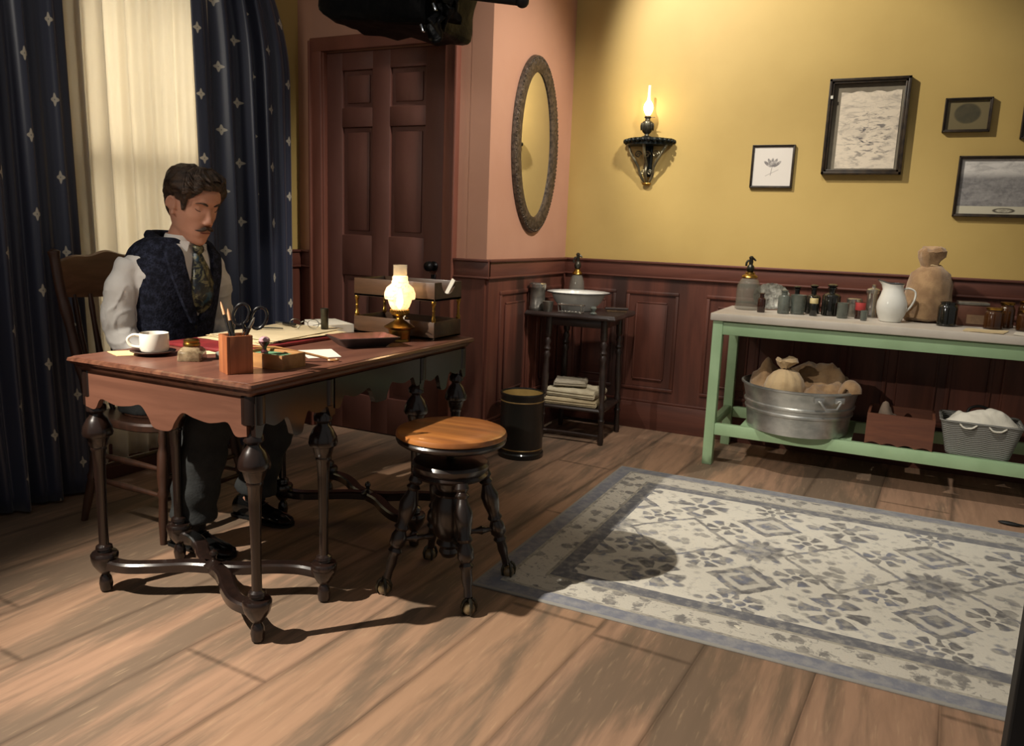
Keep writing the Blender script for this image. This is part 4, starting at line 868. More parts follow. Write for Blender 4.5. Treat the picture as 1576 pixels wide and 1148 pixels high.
# ------------------------------------------------------------------ things on the shelf below the work table
SZ = 0.2315
tb = thing('wash_tub', 'round galvanised wash tub full of sacks under the green table', 'tub', (-0.40, 4.345, SZ), 0.1)
m = MB(); p_ = [(0.245,0.0),(0.252,0.002),(0.262,0.095),(0.270,0.10),(0.272,0.110),(0.266,0.116),(0.268,0.132),(0.276,0.137),(0.278,0.147),(0.270,0.153),(0.288,0.228),(0.298,0.232),(0.298,0.240),(0.288,0.242),(0.284,0.232),(0.262,0.14),(0.258,0.10),(0.246,0.012),(0.002,0.010)]
m.lathe(p_, seg=72); m.build('body', MAT['galv'], tb)
for a0 in (-1.05, 2.09):
    m = MB(); c = Vector((math.cos(a0), math.sin(a0), 0)); tt = Vector((-c.y, c.x, 0))
    m.tube([c*0.283+tt*-0.06+Vector((0,0,0.205)), c*0.300+tt*-0.055+Vector((0,0,0.20)), c*0.305+tt*-0.03+Vector((0,0,0.165)), c*0.305+tt*0.03+Vector((0,0,0.165)), c*0.300+tt*0.055+Vector((0,0,0.20)), c*0.283+tt*0.06+Vector((0,0,0.205))], 0.006, 8)
    for s in (-1, 1): m.box(tuple(c*0.284+tt*s*0.055+Vector((0,0,0.205))), (0.05,0.012,0.03), 0.003, rot=(0,0,a0+PI/2))
    m.build('handle', MAT['galv'], tb)
def mound(name, label, cat, loc, r, h, seed, mt_, peaks, amp=0.03, f=7.0):
    m = MB()
    def fn(u, v):
        a = 2*PI*u; q = v; x, y = r[0]*q*math.cos(a), r[1]*q*math.sin(a); z = h*(1-q*q)*0.6 - 0.02*q
        for px, py, ph, pw in peaks: z += ph*math.exp(-((x-px)**2+(y-py)**2)/(pw*pw))
        p = Vector((x, y, z)); d = mnoise.noise(p*f+Vector((seed,0,0)))*amp + abs(mnoise.noise(p*f*2.3+Vector((0,seed,0))))*amp*0.6
        return p + Vector((0,0,d)) + Vector((mnoise.noise(p*f*1.3+Vector((seed,5,0))), mnoise.noise(p*f*1.3+Vector((seed,0,8))), 0))*amp*0.5*(1-q)
    m.grid(fn, 56, 22); o = m.build(name, mt_, loc=loc, angle=3.1)
    so = o.modifiers.new('t', 'SOLIDIFY'); so.thickness = 0.006; so.offset = -1
    return tag(o, label, cat)
mound('burlap_cloth', 'brown burlap cloth heaped in the galvanised tub', 'cloth', (-0.40, 4.345, SZ+0.185), (0.262, 0.262), 0.07, 3.0, MAT['burlap'], [(-0.20, 0.08, 0.13, 0.075), (-0.19, -0.02, 0.08, 0.07), (0.12, 0.12, 0.09, 0.12), (0.19, 0.06, 0.08, 0.06), (0.0, 0.16, 0.09, 0.10), (0.20, -0.08, 0.05, 0.06), (0.08,-0.1,0.03,0.08)], 0.050, 12.0)
m = MB(); m.tube(crom([(-0.03,0.03,-0.05),(-0.01,0.02,0.0),(0.0,0.01,0.04),(0.02,0.0,0.07),(0.05,-0.02,0.06),(0.06,-0.03,0.03)],5), [.03]*6+[.034]*6+[.036]*6+[.034]*6+[.032]*2, 12, flat=0.55)
bc = m.build('burlap_cloth', MAT['burlap'], loc=(-0.185, 4.245, SZ+0.205)); tag(bc, 'rolled end of burlap hanging over the right rim of the tub', 'cloth')
ps = thing('muslin_pouch', 'pale muslin pouch tied at the neck, sitting in the tub', 'pouch', (-0.465, 4.235, SZ+0.175))
m = MB(); softsack(m, [(0.07,0.0),(0.092,0.02),(0.098,0.06),(0.088,0.10),(0.062,0.132),(0.030,0.148),(0.018,0.152)], seed=4, amp=0.010, f=14, folds=11, fa=0.12); m.build('body', MAT['muslin'], ps)
m = MB(); softsack(m, [(0.018,0.15),(0.022,0.158),(0.042,0.175),(0.056,0.192),(0.050,0.203),(0.028,0.196),(0.012,0.17)], seed=9, amp=0.014, f=22, folds=7, fa=0.16, c=(-0.004,0,0)); m.build('frill', MAT['muslin'], ps)
m = MB(); m.tube([(0.021*math.cos(a), 0.021*math.sin(a), 0.153) for a in [2*PI*i/20 for i in range(20)]], 0.0035, 6, closed=True); m.build('drawstring', MAT['cork'], ps)
cr = thing('wooden_crate', 'brown wooden crate with a scalloped lower edge between the tub and the grey basket', 'crate', (0.092, 4.335, SZ), -0.02)
MAT['crate'] = wood_mat('crate_wood', srgb(112, 66, 44), srgb(92, 52, 36), srgb(70, 40, 28), 0.6, 0, 3)
cw, cd, chh = 0.30, 0.27, 0.155
for s, nm in ((-1, 'front_panel'), (1, 'back_panel')):
    m = MB(); N = 28; bot = [(-cw/2 + cw*i/N, 0.012*abs(math.sin(PI*4*i/N)) if 0 < i < N else 0.0) for i in range(N+1)]
    m.prism(bot + [(cw/2, chh), (-cw/2, chh)], -0.006, 0.006, M=Matrix.Translation((0, s*(cd/2-0.006), 0)) @ XZ); m.build(nm, MAT['crate'], cr, angle=0.4)
for s in (-1, 1):
    m = MB(); m.box((s*(cw/2-0.006), 0, chh/2), (0.012, cd-0.024, chh), 0.001); m.build('side_panel', MAT['crate'], cr)
m = MB(); m.box((0, 0, 0.02), (cw-0.024, cd-0.024, 0.01)); m.build('bottom', MAT['crate'], cr)
mound('rag', 'grey brown rag poking up from the wooden crate', 'cloth', (0.045, 4.33, SZ+0.095), (0.085, 0.10), 0.05, 7.0, M('grey_rag', srgb(120, 104, 90), srgb(96, 82, 70), 14, rough=0.95), [(-0.03, -0.04, 0.10, 0.032), (0.02, 0.02, 0.02, 0.05)], 0.02, 14)
bk = thing('wicker_basket', 'grey woven basket holding a white cloth, at the right of the shelf', 'basket', (0.432, 4.315, SZ), -0.02)
m, nt, b = new_mat('grey_weave'); v = coords(nt, 'Object'); x, y, z = sep(nt, v)
wv = (z*2*PI/0.0095 + ((x+y)*70).sin()*1.2).sin(); lk(nt, mixc(nt, wv.ss(-0.6, 0.8), srgb(98, 98, 94), srgb(158, 158, 152)), b, 'Base Color'); b.inputs['Roughness'].default_value = 0.7; bump(nt, b, wv, 0.8, 0.004); MAT['weave'] = m
def brect(w_, d_, z, r=0.03): return [(x, y, z) for x, y, _ in rrect(w_/2, d_/2, r, 0, 5)]
m = MB(); rr = [brect(0.262, 0.20, 0.0), brect(0.266, 0.205, 0.004)]
for i in range(1, 17):
    t_ = i/16; g_ = 0.0022 if i % 2 else 0; rr.append(brect(0.266+0.072*t_+g_, 0.205+0.06*t_+g_, 0.004+0.156*t_))
rr += [brect(0.334, 0.261, 0.166), brect(0.318, 0.245, 0.16), brect(0.258, 0.196, 0.012)]
m.rings(rr); m.build('body', MAT['weave'], bk)
m = MB(); m.tube([(x, y, 0.164) for x, y, _ in brect(0.338, 0.265, 0)], 0.0055, 8, closed=True)
m.build('rim', MAT['weave'], bk)
for x0_ in (-0.06, 0.06):
    m = MB(); m.tube(crom([(x0_-0.03, -0.132, 0.158), (x0_-0.01, -0.139, 0.142), (x0_+0.02, -0.139, 0.144), (x0_+0.04, -0.132, 0.158)], 5), 0.006, 8, flat=0.6); m.build('tie', MAT['whitecloth'], bk)
m = MB(); m.tube(crom([(-0.05, 0.13, 0.16), (-0.04, 0.135, 0.19), (0.0, 0.14, 0.205), (0.05, 0.135, 0.19), (0.06, 0.13, 0.16)], 6), 0.007, 8); m.build('handle', MAT['black'], bk)
mound('white_cloth', 'white cloth bulging over the rim of the grey basket', 'cloth', (0.437, 4.31, SZ+0.153), (0.165, 0.125), 0.075, 11.0, MAT['whitecloth'], [(-0.10, 0.07, 0.04, 0.03), (0.09, 0.0, 0.022, 0.07), (-0.02, -0.03, 0.02, 0.06)], 0.022, 10)

# ------------------------------------------------------------------ things on the washstand
t = thing('basin', 'white enamel basin with a dark rim on the washstand', 'basin', (-1.695, 4.39, WZ))
m = MB(); m.lathe([(0.088,0.0),(0.094,0.002),(0.10,0.012),(0.138,0.05),(0.160,0.095),(0.186,0.104),(0.188,0.108),(0.184,0.109),(0.158,0.101),(0.134,0.054),(0.096,0.018),(0.002,0.010)], seg=56); m.build('bowl', MAT['enamel'], t)
m = MB(); m.tube([(0.188*math.cos(a), 0.188*math.sin(a), 0.1065) for a in [2*PI*i/60 for i in range(60)]], 0.003, 8, closed=True); m.build('rim', MAT['enamel_rim'], t)
siphon('tall seltzer siphon behind the white basin in the corner', -1.80, 4.625, WZ, 1.12, 0.05, MAT['seltzer'])
t = vessel('metal_can', 'dull metal can with a lid at the left end of the washstand', 'can', -1.878, 4.205, WZ, [('body', [(0.046,0),(0.048,0.004),(0.048,0.02),(0.045,0.024),(0.045,0.125),(0.048,0.129),(0.048,0.135)], MAT['tin']), ('lid', [(0.049,0.133),(0.050,0.152),(0.044,0.158),(0.001,0.16)], MAT['silver'])])
t = vessel('tin_cup', 'small metal cup in front of the dull metal can', 'cup', -1.795, 4.172, WZ, [('body', [(0.024,0),(0.026,0.003),(0.032,0.055),(0.034,0.058),(0.030,0.056),(0.024,0.008),(0.001,0.006)], MAT['tin'])])
t = thing('soap_rack', 'shallow wire soap rack in front of the white basin', 'rack', (-1.655, 4.185, WZ), 0.08)
m = MB(); 
for z, s in ((0.006, 0.92), (0.048, 1.0)):
    m.tube([(x*s, y*s, z) for x, y, _ in rrect(0.075, 0.035, 0.012, 0, 4)], 0.0035, 8, closed=True)
for sx in (-1, 1):
    for sy in (-1, 1): m.tube([(sx*0.064, sy*0.028, 0.003), (sx*0.07, sy*0.031, 0.048)], 0.003, 6)
for k in range(7): m.tube([(-0.066+0.022*k, -0.031, 0.006), (-0.066+0.022*k, 0.031, 0.006)], 0.002, 6)
m.build('wire_frame', MAT['silver'], t)
vessel('glass_stopper', 'small glass knob on the washstand right of the soap rack', 'glass', -1.525, 4.20, WZ, [('knob', [(0.012,0),(0.02,0.004),(0.018,0.01),(0.009,0.016),(0.016,0.026),(0.019,0.036),(0.012,0.046),(0.001,0.048)], MAT['greenglass'])])
t = thing('hand_brush', 'dark brush lying at the right side of the washstand top', 'brush', (-1.475, 4.46, WZ), 0.35)
m = MB(); m.box((0,0,0.02), (0.14,0.045,0.014), 0.006); m.build('handle', MAT['wash'], t)
m = MB(); m.box((0,0,0.007), (0.12,0.036,0.014), 0.002); m.build('bristles', MAT['cork'], t)
def towel(label, x, y, z, w_, d_, h, rz, seed, mt_):
    m = MB(); rr = []; n = 13
    for i in range(n+1):
        u = i/n; yy = -d_/2 + d_*u; row = []
        L = [(-w_/2, 0.0), (w_/2, 0.0)]
        k = 18
        for j in range(k+1): row.append((-w_/2+w_*j/k, 0.002))
        row.append((w_/2+0.008, h*0.35)); row.append((w_/2+0.006, h*0.75))
        for j in range(k+1): row.append((w_/2-w_*j/k, h+0.006*mnoise.noise(Vector((j*0.5+seed, u*4, 0)))))
        row.append((-w_/2-0.006, h*0.75)); row.append((-w_/2-0.008, h*0.35))
        ed = 0.006*(1 if 0 < i < n else -1)
        rr.append([(x_, yy, 0.002+zz*(1 if 0 < i < n else 0.8)) for x_, zz in row])
    m.rings(rr); 
    for s in (0.36, 0.70): m.tube([(-w_/2, -d_/2-0.001, h*s), (0, -d_/2-0.003, h*s), (w_/2, -d_/2-0.001, h*s)], 0.004, 6)
    return tag(m.build('folded_towel', mt_, loc=(x, y, z), rot=(0,0,rz)), label, 'towel')
MAT['towel'] = M('cream_towelling', srgb(206, 196, 168), srgb(190, 178, 150), 12, rough=0.95, bmp=0.4, bsc=200)
MAT['towel_tan'] = M('tan_towelling', srgb(190, 174, 140), srgb(172, 156, 124), 12, rough=0.95, bmp=0.4, bsc=200)
towel('bottom folded tan towel of the stack on the lower washstand shelf', -1.655, 4.325, 0.2105, 0.31, 0.24, 0.042, 0.10, 1, MAT['towel_tan'])
towel('middle folded cream towel of the stack on the washstand shelf', -1.650, 4.33, 0.2575, 0.29, 0.23, 0.046, 0.02, 2, MAT['towel'])
towel('smallest folded towel on top of the stack on the washstand shelf', -1.695, 4.345, 0.3115, 0.18, 0.17, 0.032, 0.30, 3, M('greyish_towel', srgb(176,166,146), srgb(160,150,130), 12, rough=0.95, bmp=0.4, bsc=200))

# ------------------------------------------------------------------ things on the desk
Z = DKZ
MAT['china'] = M('white_china', srgb(232, 226, 212), srgb(226, 220, 206), 4, rough=0.15, coat=0.5)
cs = thing('saucer', 'dark wooden saucer under the white coffee cup', 'saucer', (-2.085, 1.715, Z))
m = MB(); m.lathe([(0.035,0),(0.045,0.002),(0.066,0.012),(0.068,0.014),(0.064,0.015),(0.044,0.006),(0.001,0.005)], seg=40); m.build('plate', M('dark_saucer', srgb(70,42,32), srgb(52,32,26), 10, rough=0.3, coat=0.4), cs)
cp = thing('coffee_cup', 'white china coffee cup standing on the dark saucer', 'cup', (-2.078, 1.715, Z+0.006), 0.0)
m = MB(); m.lathe([(0.024,0),(0.027,0.003),(0.040,0.008),(0.0435,0.016),(0.0435,0.060),(0.0425,0.0645),(0.0405,0.062),(0.0405,0.016),(0.034,0.011),(0.001,0.010)], seg=40); m.build('cup_body', MAT['china'], cp)
m = MB(); m.lathe([(0.001,0.050),(0.0403,0.050),(0.0403,0.0505),(0.001,0.0506)], seg=40); m.build('coffee', M('coffee', srgb(96,52,34), srgb(86,46,30), 4, rough=0.1), cp)
m = MB(); m.tube(crom([(-0.036,-0.022,0.055),(-0.052,-0.034,0.056),(-0.066,-0.044,0.042),(-0.058,-0.038,0.022),(-0.038,-0.024,0.017)],6), 0.0048, 10); m.build('handle', MAT['china'], cp)
sheet('note_card', 'cream note card lying left of the saucer at the desk corner', 'card', [(-2.235,1.665),(-2.14,1.628),(-2.09,1.70),(-2.185,1.745)], Z+0.0003, 0.001, M('yellow_card', srgb(236,210,150), srgb(226,198,138), 6, rough=0.8))
ik = thing('inkwell', 'square glass inkwell with a brass lid beside the coffee cup', 'inkwell', (-1.915, 1.715, Z), 0.55)
m = MB(); m.rings([rrect(0.034,0.034,0.006,0.0), rrect(0.036,0.036,0.007,0.004), rrect(0.034,0.034,0.008,0.030), rrect(0.027,0.027,0.014,0.040), rrect(0.021,0.021,0.0205,0.044)]); m.build('bottle', M('inkwell_glass', srgb(168,150,118), srgb(110,92,68), 30, rough=0.06, alpha=0.7, coat=0.6), ik)
m = MB(); m.lathe([(0.022,0.044),(0.025,0.046),(0.025,0.052),(0.022,0.055),(0.024,0.058),(0.024,0.062),(0.018,0.066),(0.001,0.067)], seg=28); m.build('lid', MAT['brass'], ik)
eb = MB(); eb.box((0,0,0.011), (0.034,0.024,0.022), 0.003); tag(eb.build('eraser', M('grey_rubber', srgb(120,120,110), srgb(100,100,92), 12, rough=0.8), loc=(-1.868,1.790,Z), rot=(0,0,0.4)), 'small grey eraser behind the inkwell, left of the pencil box', 'eraser')
sheet('note_card', 'small cream card lying behind the grey eraser', 'card', [(-2.03,1.83),(-1.965,1.81),(-1.945,1.85),(-2.01,1.87)], Z+0.0003, 0.001, MAT['paper'])
pb_ = thing('pen_box', 'tall square wooden pencil box nearest the desk corner', 'box', (-1.668, 1.649, Z), -0.464)
MAT['penwood'] = wood_mat('orange_wood', srgb(178, 108, 66), srgb(150, 86, 50), srgb(120, 66, 40), 0.4, 2, 4, coat=0.2)
hw_ = 0.0365; hh = 0.108
for nm, c, d in (('front_panel',(0,-hw_+0.004,hh/2),(2*hw_,0.008,hh)),('back_panel',(0,hw_-0.004,hh/2),(2*hw_,0.008,hh)),('side_panel',(-hw_+0.004,0,hh/2),(0.008,2*hw_-0.016,hh)),('side_panel',(hw_-0.004,0,hh/2),(0.008,2*hw_-0.016,hh)),('bottom',(0,0,0.004),(2*hw_-0.016,2*hw_-0.016,0.008))):
    m = MB(); m.box(c, d, 0.001); m.build(nm, MAT['penwood'], pb_)
def penpos(lx, ly): 
    return Vector((-1.668+0.75*lx, 1.649+0.75*ly, Z))
def pencil(label, a, b_, r, mt_, tipmat, cat='pencil', name='pencil', cap=None):
    t = thing(name, label, cat, tuple(a)); d = b_-a
    m = MB(); m.tube([d*t_ for t_ in (0.0, 0.25, 0.8)], [r*0.6, r, r], 10); m.build('shaft', mt_, t)
    m = MB(); m.tube([d*t_ for t_ in (0.8, 0.84, 0.93, 1.0)], [r*1.02, r*1.02, r*0.9, r*0.2], 10); m.build('tip', tipmat, t); return t
MAT['pk_black'] = M('black_lacquer', srgb(28,26,26), srgb(20,18,18), 10, rough=0.2, coat=0.5); MAT['pk_tan'] = M('bare_pencil_wood', srgb(206,150,108), srgb(190,134,92), 20, rough=0.6)
pencil('black pencil leaning furthest left in the pencil box', penpos(0.030,-0.012)+Vector((0,0,0.012)), penpos(-0.100,0.028)+Vector((0,0,0.195)), 0.0042, MAT['pk_black'], MAT['pk_tan'])
pencil('pencil with a pale tip, second from the left in the pencil box', penpos(0.022,0.0)+Vector((0,0,0.012)), penpos(-0.052,0.016)+Vector((0,0,0.178)), 0.005, MAT['pk_black'], MAT['pk_tan'])
pencil('thin dark pen between the leftmost pencils in the box', penpos(-0.02,-0.02)+Vector((0,0,0.012)), penpos(-0.035,0.035)+Vector((0,0,0.150)), 0.0035, MAT['pk_black'], MAT['silver'], 'pen', 'pen')
pencil('pen with a silver end leaning right out of the pencil box', penpos(-0.022,-0.005)+Vector((0,0,0.012)), penpos(0.078,0.02)+Vector((0,0,0.160)), 0.0048, MAT['pk_black'], MAT['silver'], 'pen', 'pen')
sc_ = thing('scissors', 'black handled scissors standing handles up in the pencil box', 'scissors', tuple(penpos(-0.026,0.0)+Vector((0,0,0.012))))
q = Matrix.Rotation(0.55, 4, 'Z') @ Matrix.Rotation(0.36, 4, 'Y')
for s in (-1, 1):
    m = MB(); m.tube([q @ Vector((s*0.002, s*0.002, 0)), q @ Vector((s*0.006, s*0.002, 0.07)), q @ Vector((-s*0.004, s*0.002, 0.12))], [.001,.005,.005], 8, flat=0.4); m.build('blade', MAT['silver'], sc_)
    m = MB(); m.tube([q @ Vector((s*0.024+0.021*math.cos(a), s*0.002, 0.158+0.032*math.sin(a)+0.004*s)) for a in [2*PI*i/30 for i in range(30)]], 0.0045, 8, closed=True); m.tube([q @ Vector((-s*0.004, s*0.002, 0.112)), q @ Vector((s*0.014, s*0.002, 0.134))], 0.005, 8); m.build('handle', MAT['pk_black'], sc_)
# stamp box with a green lining
gb = thing('stamp_box', 'open pale wooden stamp box with a green baize inside', 'box', (-1.662, 1.790, Z), 0.03)
MAT['palewood'] = wood_mat('pale_wood', srgb(186, 138, 84), srgb(162, 114, 66), srgb(110, 72, 44), 0.45, 0, 4, coat=0.15)
bw, bd, bh = 0.16, 0.105, 0.043
for nm, c, d in (('front_panel',(0,-bd/2+0.005,bh/2),(bw,0.01,bh)),('back_panel',(0,bd/2-0.005,bh/2),(bw,0.01,bh)),('side_panel',(-bw/2+0.005,0,bh/2),(0.01,bd-0.02,bh)),('side_panel',(bw/2-0.005,0,bh/2),(0.01,bd-0.02,bh)),('bottom',(0,0,0.005),(bw-0.02,bd-0.02,0.01))):
    m = MB(); m.box(c, d, 0.001); m.build(nm, MAT['palewood'], gb)
m = MB(); m.box((0,0,0.022), (bw-0.022,bd-0.022,0.026)); m.build('baize_pad', M('green_baize', srgb(96,140,104), srgb(84,126,92), 20, rough=0.95), gb)
wx = thing('seal_stamp', 'dark seal stamp with a pale knob standing on the front of the stamp box', 'stamp', (-1.680, 1.775, Z+0.035))
m = MB(); m.lathe([(0.010,0),(0.011,0.008),(0.006,0.014),(0.007,0.022),(0.016,0.034),(0.0165,0.040)], seg=24); m.build('grip', M('plum_wood', srgb(72,34,40), srgb(56,26,32), 10, rough=0.2, coat=0.5), wx)
m = MB(); m.lathe([(0.0165,0.040),(0.0155,0.047),(0.008,0.053),(0.001,0.054)], seg=24); m.build('knob', M('pale_pink_knob', srgb(206,160,168), srgb(190,146,152), 10, rough=0.2, coat=0.5), wx)
lo = thing('letter_opener', 'pale wooden letter opener lying across the back of the stamp box', 'opener', (-1.695, 1.835, Z+0.0445), 0.75)
m = MB(); m.tube([(-0.09,0,0.006),(0.0,0,0.004),(0.10,0,-0.018),(0.16,0,-0.034)], [.004,.0055,.006,.006], 10, flat=0.6); m.build('blade', MAT['palewood'], lo)
m = MB(); m.tube([(0.175+0.016*math.cos(a), 0.010*math.sin(a), -0.038) for a in [2*PI*i/24 for i in range(24)]], 0.003, 6, closed=True); m.build('handle', MAT['palewood'], lo)
sheet('paper_sheet', 'bright white sheet lying to the right of the stamp box', 'paper', [(-1.80,2.06),(-1.665,1.955),(-1.605,2.045),(-1.735,2.155)], Z+0.0003, 0.001, MAT['white_paper'])
# red leather folder, open papers on it
rf = thing('desk_folder', 'red leather desk folder lying in front of the seated man', 'folder', (-2.055, 2.16, Z), 0.0)
m = MB(); m.box((0,0,0.006), (0.34,0.58,0.012), 0.004); m.build('cover', M('red_leather', srgb(128,40,42), srgb(106,30,34), 14, rough=0.45, bmp=0.2), rf)
for i, (dx, dy, rz) in enumerate(((0.0, 0.0, 0.03), (0.012, 0.03, -0.06), (-0.01, 0.06, 0.10))):
    w_, d_ = 0.29, 0.42; c, s = math.cos(rz), math.sin(rz)
    pts = [(-2.06+dx+c*x-s*y, 2.21+dy+s*x+c*y) for x, y in ((-w_/2,-d_/2),(w_/2,-d_/2),(w_/2,d_/2),(-w_/2,d_/2))]
    sheet('paper_sheet', ('bottom cream sheet of the papers on the red folder', 'middle cream sheet of the papers on the red folder', 'topmost cream sheet of the papers on the red folder')[i], 'paper', pts, Z+0.0125+0.004*i, 0.0012, MAT['paper'] if i < 2 else M('buff_sheet', srgb(212,194,158), srgb(200,182,146), 8, rough=0.85), 0.004)
tw = thing('tweezers', 'steel tweezers lying on the papers', 'tweezers', (-2.135, 2.27, Z+0.027), 0.55)
m = MB()
for s in (-1, 1): m.tube(crom([(-0.06,0,0.002),(-0.02,s*0.007,0.003),(0.03,s*0.006,0.003),(0.06,s*0.001,0.002)],5), 0.0022, 6)
m.build('arms', MAT['gunmetal'], tw)
sg = thing('spectacles', 'thin wire spectacles lying folded on the papers', 'spectacles', (-2.03, 2.36, Z+0.029), 0.5)
for s in (-1, 1):
    m = MB(); m.tube([(s*0.034+0.021*math.cos(a), 0, 0.018+0.017*math.sin(a)) for a in [2*PI*i/28 for i in range(28)]], 0.0013, 6, closed=True); m.build('rim', MAT['gunmetal'], sg)
    m = MB(); m.tube([(s*0.056,0,0.022),(s*0.056,0.05,0.012),(s*0.02,0.06+0.004*s,0.004)], 0.0012, 6); m.build('temple', MAT['gunmetal'], sg)
m = MB(); m.tube(crom([(-0.013,0,0.022),(0,0,0.027),(0.013,0,0.022)],5), 0.0013, 6); m.build('bridge', MAT['gunmetal'], sg)
kn = thing('pen_knife', 'dark folding knife lying near the back of the papers', 'knife', (-2.14, 2.40, Z+0.027), -0.1)
m = MB(); m.box((0,0,0.006), (0.07,0.014,0.011), 0.004); m.build('handle', MAT['pk_black'], kn)
m = MB(); m.box((-0.055,0.0,0.006), (0.05,0.003,0.008), 0.001); m.build('blade', MAT['silver'], kn)
ch_ = thing('watch_chain', 'fine metal chain heaped on the front of the red folder', 'chain', (-1.925, 2.13, Z+0.014))
m = MB()
for k in range(26):
    t_ = k/25; p = Vector((-0.03+0.09*math.sin(t_*7)*0.5, -0.10+0.24*t_, 0.003)); a0 = k*1.1
    m.tube([p+Vector((0.005*math.cos(a)*math.cos(a0)-0.003*math.sin(a)*math.sin(a0), 0.005*math.cos(a)*math.sin(a0)+0.003*math.sin(a)*math.cos(a0), 0.001*math.sin(a*2+k))) for a in [2*PI*i/10 for i in range(10)]], 0.0011, 5, closed=True)
o = m.build('links', MAT['gunmetal'], ch_)
vessel('metal_cylinder', 'upright dark metal cylinder standing on the back of the papers', 'cylinder', -1.985, 2.425, Z+0.022, [('tube', [(0.013,0),(0.0145,0.002),(0.0145,0.066),(0.0155,0.068),(0.0155,0.082),(0.013,0.083),(0.012,0.07),(0.001,0.068)], MAT['gunmetal'])])
sheet('booklet', 'white booklet with a raised edge lying behind the papers', 'booklet', [(-2.20,2.56),(-2.02,2.46),(-1.955,2.57),(-2.135,2.675)], Z+0.0005, 0.032, MAT['white_paper'])
sheet('booklet', 'thin white booklet left of the raised booklet, behind the papers', 'booklet', [(-2.235,2.60),(-2.215,2.575),(-2.14,2.695),(-2.165,2.72)], Z+0.0005, 0.018, MAT['white_paper'])
# tray with flared sides
tr = thing('flared_tray', 'dark flared tray with a rusty inside, in front of the letter rack', 'tray', (-1.705, 2.292, Z), 1.02)
m = MB(); m.rings([rrect(0.075,0.042,0.004,0.0,1), rrect(0.115,0.078,0.004,0.036,1), rrect(0.111,0.074,0.004,0.0365,1), rrect(0.073,0.040,0.004,0.005,1)]); m.build('outer_shell', M('grey_black_tray', srgb(66,60,60), srgb(50,46,46), 12, rough=0.4), tr, angle=0.3)
m = MB(); m.rings([rrect(0.110,0.073,0.004,0.0372,1), rrect(0.072,0.039,0.004,0.0065,1)], True, False, True); m.build('lining', M('rusty_lining', srgb(150,92,82), srgb(104,66,46), 9, rough=0.5), tr, angle=0.3)
# two-tier letter rack
lt = thing('letter_rack', 'two tier wooden letter rack with brass posts at the far end of the desk', 'rack', (-1.755, 2.658, Z), 0.0)
MAT['rackwood'] = wood_mat('rack_wood', srgb(84, 58, 38), srgb(66, 46, 30), srgb(50, 34, 24), 0.4, 0, 3, coat=0.2)
rw, rd = 0.375, 0.205
for z0, hgt, nm in ((0.004, 0.068, 'lower'), (0.152, 0.070, 'upper')):
    m = MB(); m.box((0,0,z0+0.004), (rw,rd,0.008)); m.build('tray_floor', MAT['rackwood'], lt)
    for s in (-1, 1):
        m = MB(); m.box((0, s*(rd/2-0.004), z0+hgt/2), (rw,0.008,hgt), 0.001); m.build('long_side', MAT['rackwood'], lt)
    m = MB(); m.box((-rw/2+0.004,0,z0+hgt/2), (0.008,rd-0.016,hgt), 0.001); m.build('end_panel', MAT['rackwood'], lt)
    m = MB()
    if nm == 'upper':
        N = 14; U = [(0.052*math.cos(PI+PI*i/N), z0+hgt-0.0+0.046*math.sin(PI+PI*i/N)) for i in range(N+1)]
        m.prism([(-rd/2+0.008, z0), (rd/2-0.008, z0), (rd/2-0.008, z0+hgt)] + list(reversed(U)) + [(-rd/2+0.008, z0+hgt)], -0.004, 0.004, M=Matrix.Translation((rw/2-0.004,0,0)) @ YZ)
    else: m.box((rw/2-0.004,0,z0+hgt/2), (0.008,rd-0.016,hgt), 0.001)
    m.build('end_panel', MAT['rackwood'], lt, angle=0.4)
for sx in (-1, 1):
    for sy in (-1, 1):
        m = MB(); m.lathe([(0.008,0.070),(0.009,0.072),(0.009,0.084),(0.006,0.088),(0.005,0.11),(0.0065,0.114),(0.005,0.118),(0.006,0.136),(0.009,0.14),(0.009,0.150),(0.007,0.153)], (sx*(rw/2-0.008), sy*(rd/2-0.008), 0), 16); m.build('post', MAT['brass'], lt)
sheet('paper_slip', 'white paper slip sticking up out of the lower letter rack tray', 'paper', [(0,0),(0.016,0),(0.016,0.005),(0,0.005)], 0, 0.09, MAT['white_paper']).matrix_world = Matrix.Translation((-1.775, 2.60, Z+0.016)) @ Matrix.Rotation(0.55, 4, 'Y')
sheet('paper_slip', 'pale paper slip leaning in the upper letter rack tray', 'paper', [(0,0),(0.016,0),(0.016,0.005),(0,0.005)], 0, 0.075, MAT['white_paper']).matrix_world = Matrix.Translation((-1.605, 2.70, Z+0.165)) @ Matrix.Rotation(0.5, 4, 'Y')
# oil lamp
ol = thing('oil_lamp', 'brass oil lamp with a glowing frosted globe on the desk', 'lamp', (-1.672, 2.478, Z))
m = MB(); m.lathe([(0.036,0),(0.042,0.002),(0.040,0.006),(0.037,0.010),(0.040,0.014),(0.042,0.045),(0.056,0.052),(0.058,0.056),(0.050,0.061),(0.028,0.074),(0.016,0.082),(0.013,0.09)], seg=40); m.build('font', MAT['brass'], ol)
m = MB(); m.lathe([(0.012,0.09),(0.016,0.096),(0.030,0.100),(0.034,0.104),(0.034,0.118),(0.030,0.120)], seg=40)
for k in range(24):
    a = 2*PI*k/24; m.ell((0.0345*math.cos(a), 0.0345*math.sin(a), 0.115), (0.004,0.004,0.007), seg=8)
m.tube([(0.016,0,0.094),(0.05,-0.02,0.094)], 0.002, 6); m.build('burner', MAT['brass'], ol)
m, nt, b = new_mat('frosted_globe'); v = coords(nt, 'Object'); x, y, z = sep(nt, v)
et = noise(nt, coords(nt, 'Object', (1,1,1.6)), 34, 4, 0.6, 1.5).ss(0.52, 0.6); rad = ((z-0.165).abs()).ss(0.0, 0.09, 1.0, 0.25)
